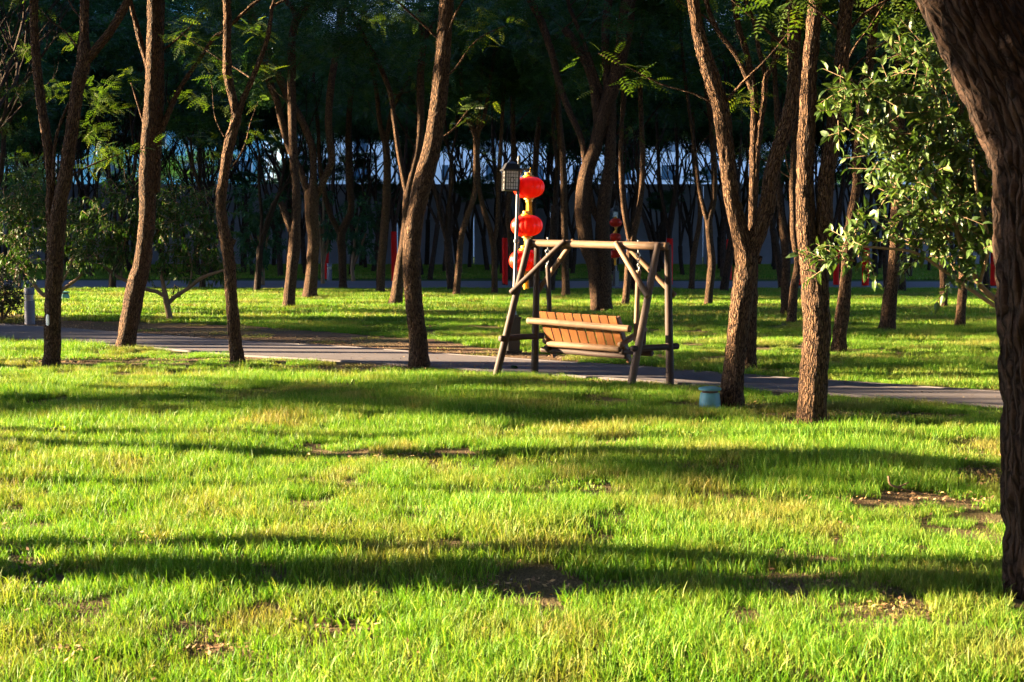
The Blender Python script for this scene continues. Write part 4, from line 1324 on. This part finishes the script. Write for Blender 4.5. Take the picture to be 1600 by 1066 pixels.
# ------------------------------------------------------------------ lamp post with red lanterns
LP = ground(801, 553)
def lamp_post(loc, label, pane='frosted', group='lamp posts with red lanterns'):
    r = thing('lamp_post', loc, label, 'lamp post', group)
    link('pedestal', box_mesh('pedestal', [(0, 0, .03, .27, .27, .06), (0, 0, .32, .20, .20, .58), (0, 0, .625, .235, .235, .03), (0, 0, .655, .15, .15, .03)], .006), M['black_metal'], r)
    link('pole', lathe_mesh('pole', [(.042, .66), (.042, .72), (.034, .74), (.034, 1.90), (.048, 1.91), (.048, 1.955), (.032, 1.965), (.030, 3.05), (.040, 3.06), (.040, 3.10), (.022, 3.12), (.022, 3.28), (.034, 3.30), (.026, 3.36), (.0, 3.40)], 20), M['post_metal'], r)
    # bracket arms
    link('arm', box_mesh('arm', [(-.07, -.03, 3.14, .20, .022, .022), (.13, .03, 3.16, .24, .022, .022), (.24, .03, 3.14, .012, .012, .06)], .003), M['black_metal'], r)
    # lantern head
    W, Ht = .25, .31
    zc = 2.955
    lx, ly = -.145, -.06
    hb = []
    for sx in (-1, 1):
        for sy in (-1, 1):
            hb.append((lx + sx * W * .46, ly + sy * W * .46, zc, .026, .026, Ht))
    hb += [(lx, ly, zc - Ht / 2 - .012, W, W, .028), (lx, ly, zc + Ht / 2 + .012, W + .07, W + .07, .028)]
    head = link('lantern_head', box_mesh('lantern_head', hb, .003), M['black_metal'], r)
    bm = bmesh.new()
    prof = [(W * .5 + .02, 0), (W * .47, .05), (W * .36, .10), (W * .18, .13), (.03, .14), (.02, .165), (.0, .18)]
    prev = None
    for rr_, z in prof:
        ring_ = [bm.verts.new((lx + sx * max(rr_, .001), ly + sy * max(rr_, .001), zc + Ht / 2 + .026 + z)) for sx, sy in ((-1, -1), (1, -1), (1, 1), (-1, 1))]
        if prev:
            for k in range(4): bm.faces.new((prev[k], prev[(k + 1) % 4], ring_[(k + 1) % 4], ring_[k]))
        else: bm.faces.new(ring_[::-1])
        prev = ring_
    me = bpy.data.meshes.new('cap'); bm.to_mesh(me); bm.free()
    link('cap', me, M['black_metal'], head)
    ks = W / .30
    for (ox, oy, rz) in ((0, -1, 0), (1, 0, 90), (0, 1, 180), (-1, 0, 270)):
        pm = box_mesh('pane', [(0, 0, 0, W * .88, .008, Ht)])
        p = link('pane', pm, M[pane], head); p.location = (lx + ox * W * .445, ly + oy * W * .445, zc); p.rotation_euler = (0, 0, R(rz))
        bars = [(x, -.007, 0, .007, .008, Ht) for x in (-.062, -.026, .026, .062)] + [(0, -.007, z, W * .86, .008, .007) for z in (-.105, -.045, .045, .105)]
        bars = [b_ for b_ in bars]
        dm = [(.022, -.010, .028, .007, .006, .075, 0, R(-38), 0), (-.022, -.010, .028, .007, .006, .075, 0, R(38), 0), (.022, -.010, -.028, .007, .006, .075, 0, R(38), 0), (-.022, -.010, -.028, .007, .006, .075, 0, R(-38), 0)]
        bo = link('lattice', box_mesh('lattice', bars + dm), M['black_metal'], head); bo.location = p.location; bo.rotation_euler = (0, 0, R(rz))
    return r


lamp = lamp_post(LP, 'lamp post with black lantern head beside the swing, carrying red lanterns')
lamp.rotation_euler = (0, R(1.9), R(12))


def lantern_string(loc, label, spots, rad, group='strings of red lanterns'):
    """three silk lanterns one under the other; loc = hanging point"""
    r = thing('lantern_string', loc, label, 'red lantern', group)
    body = bpy.data.meshes.new('lantern')
    bm = bmesh.new()
    nl, ns = 24, 96
    rows = []
    for i in range(nl + 1):
        t = -1 + 2 * i / nl
        ph = t * math.pi / 2 * .86
        rr_ = rad * math.cos(ph) ** .75; z = rad * .66 * math.sin(ph) / math.sin(math.pi / 2 * .86)
        row = []
        for k in range(ns):
            a = 2 * math.pi * k / ns
            ridge = 1 - .045 * (1 - abs(math.sin(a * 8)) ** .7)
            row.append(bm.verts.new((rr_ * ridge * math.cos(a), rr_ * ridge * math.sin(a), z)))
        rows.append(row)
    for a, b_ in zip(rows, rows[1:]):
        for k in range(ns): bm.faces.new((a[k], a[(k + 1) % ns], b_[(k + 1) % ns], b_[k]))
    bm.to_mesh(body); bm.free()
    for p in body.polygons: p.use_smooth = True
    body.materials.append(M['lantern'])
    h = rad * .66
    r_end = rad * math.cos(math.pi / 2 * .86) ** .75
    capm = lathe_mesh('cap', [(r_end * 1.02, 0), (r_end * 1.05, .02), (r_end * .72, .035), (r_end * .70, .075), (r_end * .5, .08), (0.0, .08)], 24); capm.materials.append(M['gold'])
    tass = bpy.data.meshes.new('tassel')
    bm = bmesh.new()
    rt = random.Random(2)
    for k in range(46):
        a = 2 * math.pi * k / 46 + rt.uniform(-.05, .05); q0 = r_end * .55 * rt.uniform(.75, 1.05); L_ = .26 * rt.uniform(.9, 1.1); fl = rt.uniform(1.0, 1.3)
        w_ = .008
        tx, ty = -math.sin(a) * w_, math.cos(a) * w_
        x, y = q0 * math.cos(a), q0 * math.sin(a)
        vs = [bm.verts.new(p) for p in ((x - tx, y - ty, 0), (x + tx, y + ty, 0), (x * fl + tx, y * fl + ty, -L_), (x * fl - tx, y * fl - ty, -L_))]
        bm.faces.new(vs)
    bm.to_mesh(tass); bm.free(); tass.materials.append(M['tassel'])
    prev = Vector((0, 0, 0))
    cord = Tubes()
    for (dx, dy, dz, tl) in spots:
        c = Vector((dx, dy, dz))
        lo = link('lantern', body, None, r); lo.location = c; lo.rotation_euler = (R(2), R(-2 + 4 * dx), dx * 3)
        c1 = link('cap', capm, None, lo); c1.location = (0, 0, h - .005)
        c2 = link('cap', capm, None, lo); c2.location = (0, 0, -h + .005); c2.rotation_euler = (math.pi, 0, 0)
        ts = link('tassel', tass, None, lo); ts.location = (0, 0, -h - .05); ts.scale = (1, 1, tl)
        cord.add([prev, c + Vector((0, 0, h))], [.006, .006], 6, 1, None, smooth_n=1)
        prev = c - Vector((0, 0, h))
    link('cord', cord.mesh('cord'), M['tassel'], r)
    return r


LD = LP.y + 0.22
hp = at(829, 262, LD)
c1, c2, c3 = at(826, 293, LD), at(823, 353, LD), at(820, 407, LD)
lantern_string(hp, 'three red silk lanterns with gold tassels hanging behind the lamp pole by the swing',
               [tuple(c1 - hp) + (1.0,), tuple(c2 - hp) + (.55,), tuple(c3 - hp) + (.95,)], .275)
# the far lamp and its string
FL = ground(962, 448)
far = lamp_post(FL, 'dark lamp post far off beyond the massive tree, hung with red lanterns', 'glass')
far.rotation_euler = (0, 0, R(30))
hp2 = at(963, 336, FL.y - .35)
lantern_string(hp2, 'three small far red lanterns seen right of the massive tree',
               [tuple(at(962, 348, FL.y - .35) - hp2) + (.7,), tuple(at(961, 371, FL.y - .35) - hp2) + (.7,), tuple(at(961, 397, FL.y - .35) - hp2) + (.9,)], .262)

# ------------------------------------------------------------------ bollard lights, lawn speakers
def bollard(loc, label, s=1.0):
    r = thing('bollard_light', loc, label, 'bollard light', 'bollard lights')
    R0 = .118 * s
    link('post', lathe_mesh('post', [(R0, 0), (R0, .56 * s), (R0 * .94, .565 * s), (0, .565 * s)], 32), M['bollard'], r)
    for k in range(5):
        z = (.575 + k * .026) * s
        link('louvre', lathe_mesh('louvre', [(R0 * .72, z), (R0 * .99, z + .004 * s), (R0 * .99, z + .010 * s), (R0 * .78, z + .02 * s)], 32), M['steel'], r)
    link('lens', lathe_mesh('lens', [(R0 * .70, .56 * s), (R0 * .70, .72 * s)], 24), M['frosted'], r)
    link('cap', lathe_mesh('cap', [(R0 * .9, .70 * s), (R0, .705 * s), (R0, .83 * s), (R0 * .95, .85 * s), (0, .86 * s)], 32), M['bollard'], r)
    return r


bollard(ground(47, 508), 'grey bollard light with ribbed lens at the path edge on the left')
bollard(ground(515, 440), 'small far bollard light beside a red wrapped trunk', 1.0)


def lawn_speaker(loc, label, s=1.0):
    r = thing('lawn_speaker', loc, label, 'lawn speaker', 'lawn speakers')
    link('body', lathe_mesh('body', [(.126 * s, -.02), (.126 * s, .03 * s), (.124 * s, .06 * s), (.116 * s, .14 * s), (.109 * s, .185 * s), (.105 * s, .19 * s), (0, .19 * s)], 36), M['teal'], r)
    link('grille', lathe_mesh('grille', [(.092 * s, .188 * s), (.092 * s, .222 * s)], 36), M['brown_band'], r)
    link('lid', lathe_mesh('lid', [(.122 * s, .218 * s), (.130 * s, .222 * s), (.132 * s, .236 * s), (.124 * s, .246 * s), (.08 * s, .256 * s), (0, .262 * s)], 36), M['teal'], r)
    return r


lawn_speaker(ground(1109, 639), 'teal mushroom shaped lawn speaker with lid beside the rough forked tree')
lawn_speaker(ground(101, 471), 'dark teal lawn speaker in grass behind the leftmost trunk', 1.25)

# ------------------------------------------------------------------ small ground things
tw = Tubes()
g0 = ground(1412, 772)
for limb in ([(1388, 756), (1390, 768), (1402, 774), (1425, 780)], [(1402, 774), (1420, 766)], [(1425, 780), (1440, 786), (1450, 782)]):
    tw.add([at(x, y, g0.y) - g0 + Vector((0, 0, .06)) for x, y in limb], [.009] * (len(limb) - 1) + [.004], 6, 2, None, smooth_n=3, wob=.5)
t = link('fallen_twig', tw.mesh('fallen_twig'), M['twig']); t.location = g0
tag(t, 'bent dry twig fallen on the grass toward the right', 'twig')
for (px, py, n, lab) in [(312, 692, 9, 'low dark broadleaf weed in the lawn left of centre'), (72, 748, 12, 'low dark weed cluster in lawn at far left'), (808, 578, 7, 'tiny weed at the path edge by the swing leg')]:
    g0 = ground(px, py); rg = np.random.default_rng(px)
    az = rg.uniform(0, 6.28, n); el = rg.uniform(.3, .9, n)
    dirs = np.stack([np.cos(az) * np.cos(el), np.sin(az) * np.cos(el), np.sin(el)], 1)
    y_ = np.cross(np.tile([0, 0, 1.0], (n, 1)), dirs); y_ /= np.linalg.norm(y_, axis=1)[:, None]
    rots = np.stack([dirs, y_, np.cross(dirs, y_)], 2)
    o = link('weed', leaf_mesh('weed', np.zeros((n, 3)) + rg.uniform(-.06, .06, (n, 3)) * [1, 1, 0], rots, rg.uniform(.8, 1.4, n), folded_leaf(.11, .05, .3), rg, M['leaf_peach']))
    o.location = g0; tag(o, lab, 'weed')

# ------------------------------------------------------------------ grass and litter
def grass_patch(name, n, size, hmin, hmax, width, seed, segs=3, dry=0.0):
    rg = np.random.default_rng(seed)
    x = rg.uniform(-size / 2, size / 2, n); y = rg.uniform(-size / 2, size / 2, n)
    h = rg.uniform(hmin, hmax, n) * rg.choice([1.0, 1.0, 1.25, .65], n)
    az = rg.uniform(0, 2 * np.pi, n); lean = np.abs(rg.normal(0, .27, n)); bend = rg.uniform(.0, .55, n)
    fa = rg.uniform(0, 2 * np.pi, n)
    w = width * rg.uniform(.7, 1.3, n)
    r = rg.beta(2, 2.2, n)
    V, TIP, RN = [], [], []
    for k in range(segs + 1):
        t = k / segs
        z = h * t * np.cos(lean * (0.5 + t * .6) + bend * t * t)
        o = h * t * np.sin(lean * (0.5 + t * .6) + bend * t * t)
        cx = x + np.cos(az) * o; cy = y + np.sin(az) * o
        ww = w * (1 - t ** 1.6) * .5 + 0.0003
        for s in (-1, 1):
            V.append(np.stack([cx + s * np.cos(fa) * ww, cy + s * np.sin(fa) * ww, z], 1)); TIP.append(np.full(n, t)); RN.append(r)
    V = np.stack(V, 1); m = (segs + 1) * 2
    base = np.arange(n)[:, None] * m
    Q = np.concatenate([base + np.array([[2 * k, 2 * k + 1, 2 * k + 3, 2 * k + 2]]) for k in range(segs)])
    me = np_mesh(name, V.reshape(-1, 3), Q, None, {'tip': np.stack(TIP, 1).ravel(), 'rnd': np.stack(RN, 1).ravel()})
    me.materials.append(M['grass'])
    return bpy.data.objects.new(name, me)


PATCH = [grass_patch('grass_patch', 740, .50, .045, .105, .0043, 60 + i) for i in range(4)]          # near
PATCH += [grass_patch('grass_patch', 300, .50, .02, .055, .006, 80 + i) for i in range(2)]           # thin, worn
PATCH += [grass_patch('grass_patch', 700, 1.1, .06, .12, .014, 70 + i, 2) for i in range(3)]         # middle distance
PATCH += [grass_patch('grass_patch', 700, 2.6, .07, .13, .032, 90 + i, 2) for i in range(2)]         # far

PATCH += [grass_patch('grass_patch', 150, .50, .03, .07, .020, 95 + i, 3) for i in range(2)]         # broad-leaved weeds
rg = np.random.default_rng(5)


def field(y0, y1, pitch, extra):
    ys_ = np.arange(y0, y1, pitch)
    P_ = []
    for y in ys_:
        hw = .365 * y + extra
        xs_ = np.arange(-hw, hw, pitch)
        P_.append(np.stack([xs_, np.full(len(xs_), y)], 1))
    P_ = np.concatenate(P_)
    return P_ + rg.uniform(-.5, .5, P_.shape) * pitch


def smooth_noise(x, y, s, seed):
    return np.array([noise.noise(Vector((a * s + seed, b * s - seed, seed * .37))) for a, b in zip(x, y)])


pts, kinds, scl, dry = [], [], [], []
for (y0, y1, pitch, ex, lo, hi, margin) in [(4.6, 20, .35, 2.5, 0, 4, .16), (20, 33, .46, 3, 0, 4, .16), (33, 60, .85, 5, 6, 9, .5), (60, 111, 2.0, 8, 9, 11, 1.2)]:
    Pp = field(y0, y1, pitch, ex)
    x, y = Pp[:, 0], Pp[:, 1]
    fe, ne = path_y(x, FE), path_y(x, NE)
    mg = margin * 1.25
    keep = (y > fe + mg) | (y < ne - mg)
    keep &= ~((y > 56) & (y < 70.5))
    dens = smooth_noise(x, y, .8, 3.1) + .5 * smooth_noise(x, y, 2.6, 7.7)
    big = smooth_noise(x, y, .35, 12.3)
    worn = np.zeros(len(x))
    for (cx, cy, rx, ry) in WORN:
        q = ((x - cx) / (rx * .85 + .06)) ** 2 + ((y - cy) / (ry * .85 + .06)) ** 2
        worn = np.maximum(worn, np.clip(1.5 - q, 0, 1))
    for (cx, cy) in TREES:
        worn = np.maximum(worn, np.clip(1.15 - ((x - cx) ** 2 + (y - cy) ** 2) / .30, 0, .62))
    ear = (y > fe) & (y < np.interp(x, EARTH[:, 0], EARTH[:, 1])) & (x < 1.3)
    worn = np.where(ear, 1.0, worn)
    thr = rg.uniform(0, 1, len(x))
    keep &= ~(thr < np.where(ear, .88, np.clip((worn - .45) * .9, 0, .5)))
    k_ = rg.integers(lo, hi, len(x))
    thin = ((worn > .3) | (dens < -.64) | (np.abs(y - ne) < .5)) & (hi == 4)
    k_ = np.where(thin, rg.integers(4, 6, len(x)), k_)
    if hi == 4:
        wd = (rg.uniform(0, 1, len(x)) < .03) | ((smooth_noise(x, y, 1.3, 31.7) > .48) & (rg.uniform(0, 1, len(x)) < .35))
        k_ = np.where(wd & (worn < .3), rg.integers(11, 13, len(x)), k_)
    s_ = rg.uniform(.8, 1.15, len(x)) * (1 + .32 * big + .25 * dens)
    dv = .20 * worn + .12 * rg.uniform(-1, 1, len(x)) + np.where(ear, .1, 0)
    z_ = undul(x, y)
    z_ = np.where((np.abs(x) > 15.5) | (y > 39) | (y < 3.5), 0, z_)
    pts.append(np.stack([x, y, z_], 1)[keep]); kinds.append(k_[keep]); scl.append(s_[keep]); dry.append(dv[keep])
pts = np.concatenate(pts); kinds = np.concatenate(kinds); scl = np.concatenate(scl); dry = np.concatenate(dry)
gm = bpy.data.meshes.new('grass')
gm.vertices.add(len(pts)); gm.vertices.foreach_set('co', pts.astype(np.float32).ravel())
for nm, typ, arr, key in (('pick', 'INT', kinds.astype(np.int32), 'value'), ('size', 'FLOAT', scl.astype(np.float32), 'value'), ('dry', 'FLOAT', dry.astype(np.float32), 'value'), ('turn', 'FLOAT', rg.uniform(0, 6.28, len(pts)).astype(np.float32), 'value')):
    a = gm.attributes.new(nm, typ, 'POINT'); a.data.foreach_set(key, arr)
grass = link('grass', gm)
tag(grass, 'short green lawn grass striped by low sun', 'grass', kind='stuff')
ng = bpy.data.node_groups.new('grass_scatter', 'GeometryNodeTree')
ng.interface.new_socket('Geometry', in_out='INPUT', socket_type='NodeSocketGeometry')
ng.interface.new_socket('Geometry', in_out='OUTPUT', socket_type='NodeSocketGeometry')
gi = ng.nodes.new('NodeGroupInput'); go = ng.nodes.new('NodeGroupOutput')
m2p = ng.nodes.new('GeometryNodeMeshToPoints')
iop = ng.nodes.new('GeometryNodeInstanceOnPoints')
iop.inputs['Pick Instance'].default_value = True
g2i = ng.nodes.new('GeometryNodeGeometryToInstance')
for ob in reversed(PATCH):
    oi = ng.nodes.new('GeometryNodeObjectInfo'); oi.inputs['Object'].default_value = ob; oi.inputs['As Instance'].default_value = False
    ng.links.new(oi.outputs['Geometry'], g2i.inputs['Geometry'])
def named(nm, typ):
    nd = ng.nodes.new('GeometryNodeInputNamedAttribute'); nd.data_type = typ; nd.inputs['Name'].default_value = nm
    return nd.outputs['Attribute']
cx = ng.nodes.new('ShaderNodeCombineXYZ')
ng.links.new(named('turn', 'FLOAT'), cx.inputs[2])
ng.links.new(gi.outputs[0], m2p.inputs[0])
ng.links.new(m2p.outputs[0], iop.inputs['Points'])
ng.links.new(g2i.outputs[0], iop.inputs['Instance'])
ng.links.new(named('pick', 'INT'), iop.inputs['Instance Index'])
ng.links.new(cx.outputs[0], iop.inputs['Rotation'])
ng.links.new(named('size', 'FLOAT'), iop.inputs['Scale'])
ng.links.new(iop.outputs[0], go.inputs[0])
gmod = grass.modifiers.new('scatter', 'NODES'); gmod.node_group = ng

# fallen leaves and crumbs on the earth
n = 5200
x = rg.uniform(-15, 8, n); fe = path_y(x, FE)
y = fe + .05 + np.abs(rg.normal(0, 1.1, n))
n2 = 3600
d2 = rg.uniform(5, 30, n2); x2 = rg.uniform(-1, 1, n2) * (.37 * d2 + 1)
x = np.concatenate([x, x2]); y = np.concatenate([y, d2])
for (cx_, cy_, rx, ry) in WORN:
    k = int(120 * max(rx * ry, .05) / .1)
    x = np.concatenate([x, cx_ + rg.normal(0, rx * .6, k)]); y = np.concatenate([y, cy_ + rg.normal(0, ry * .6, k)])
n = len(x)
ml = NT('fallen_leaf'); r_ = ml.attr('rnd').outputs['Fac']
M['litter'] = ml.done(ml.principled(ml.ramp(r_, [(0, (.10, .055, .03)), (.5, (.24, .14, .07)), (.8, (.38, .25, .11)), (1, (.42, .36, .26))]), .7, spec=.2))
q = np.array([[(-.5, 0, 0), (0, -.24, .06), (.5, 0, .1), (0, .24, .06)]])
pos = np.stack([x, y, np.maximum(undul(x, y), .012) + .012], 1)
lm = leaf_mesh('fallen_leaves', pos, rot_batch(rg, n, .35), rg.uniform(.02, .05, n), q, rg, M['litter'])
lo = link('fallen_leaves', lm); tag(lo, 'brown fallen leaves scattered on the bare earth and lawn', 'leaves', kind='stuff')
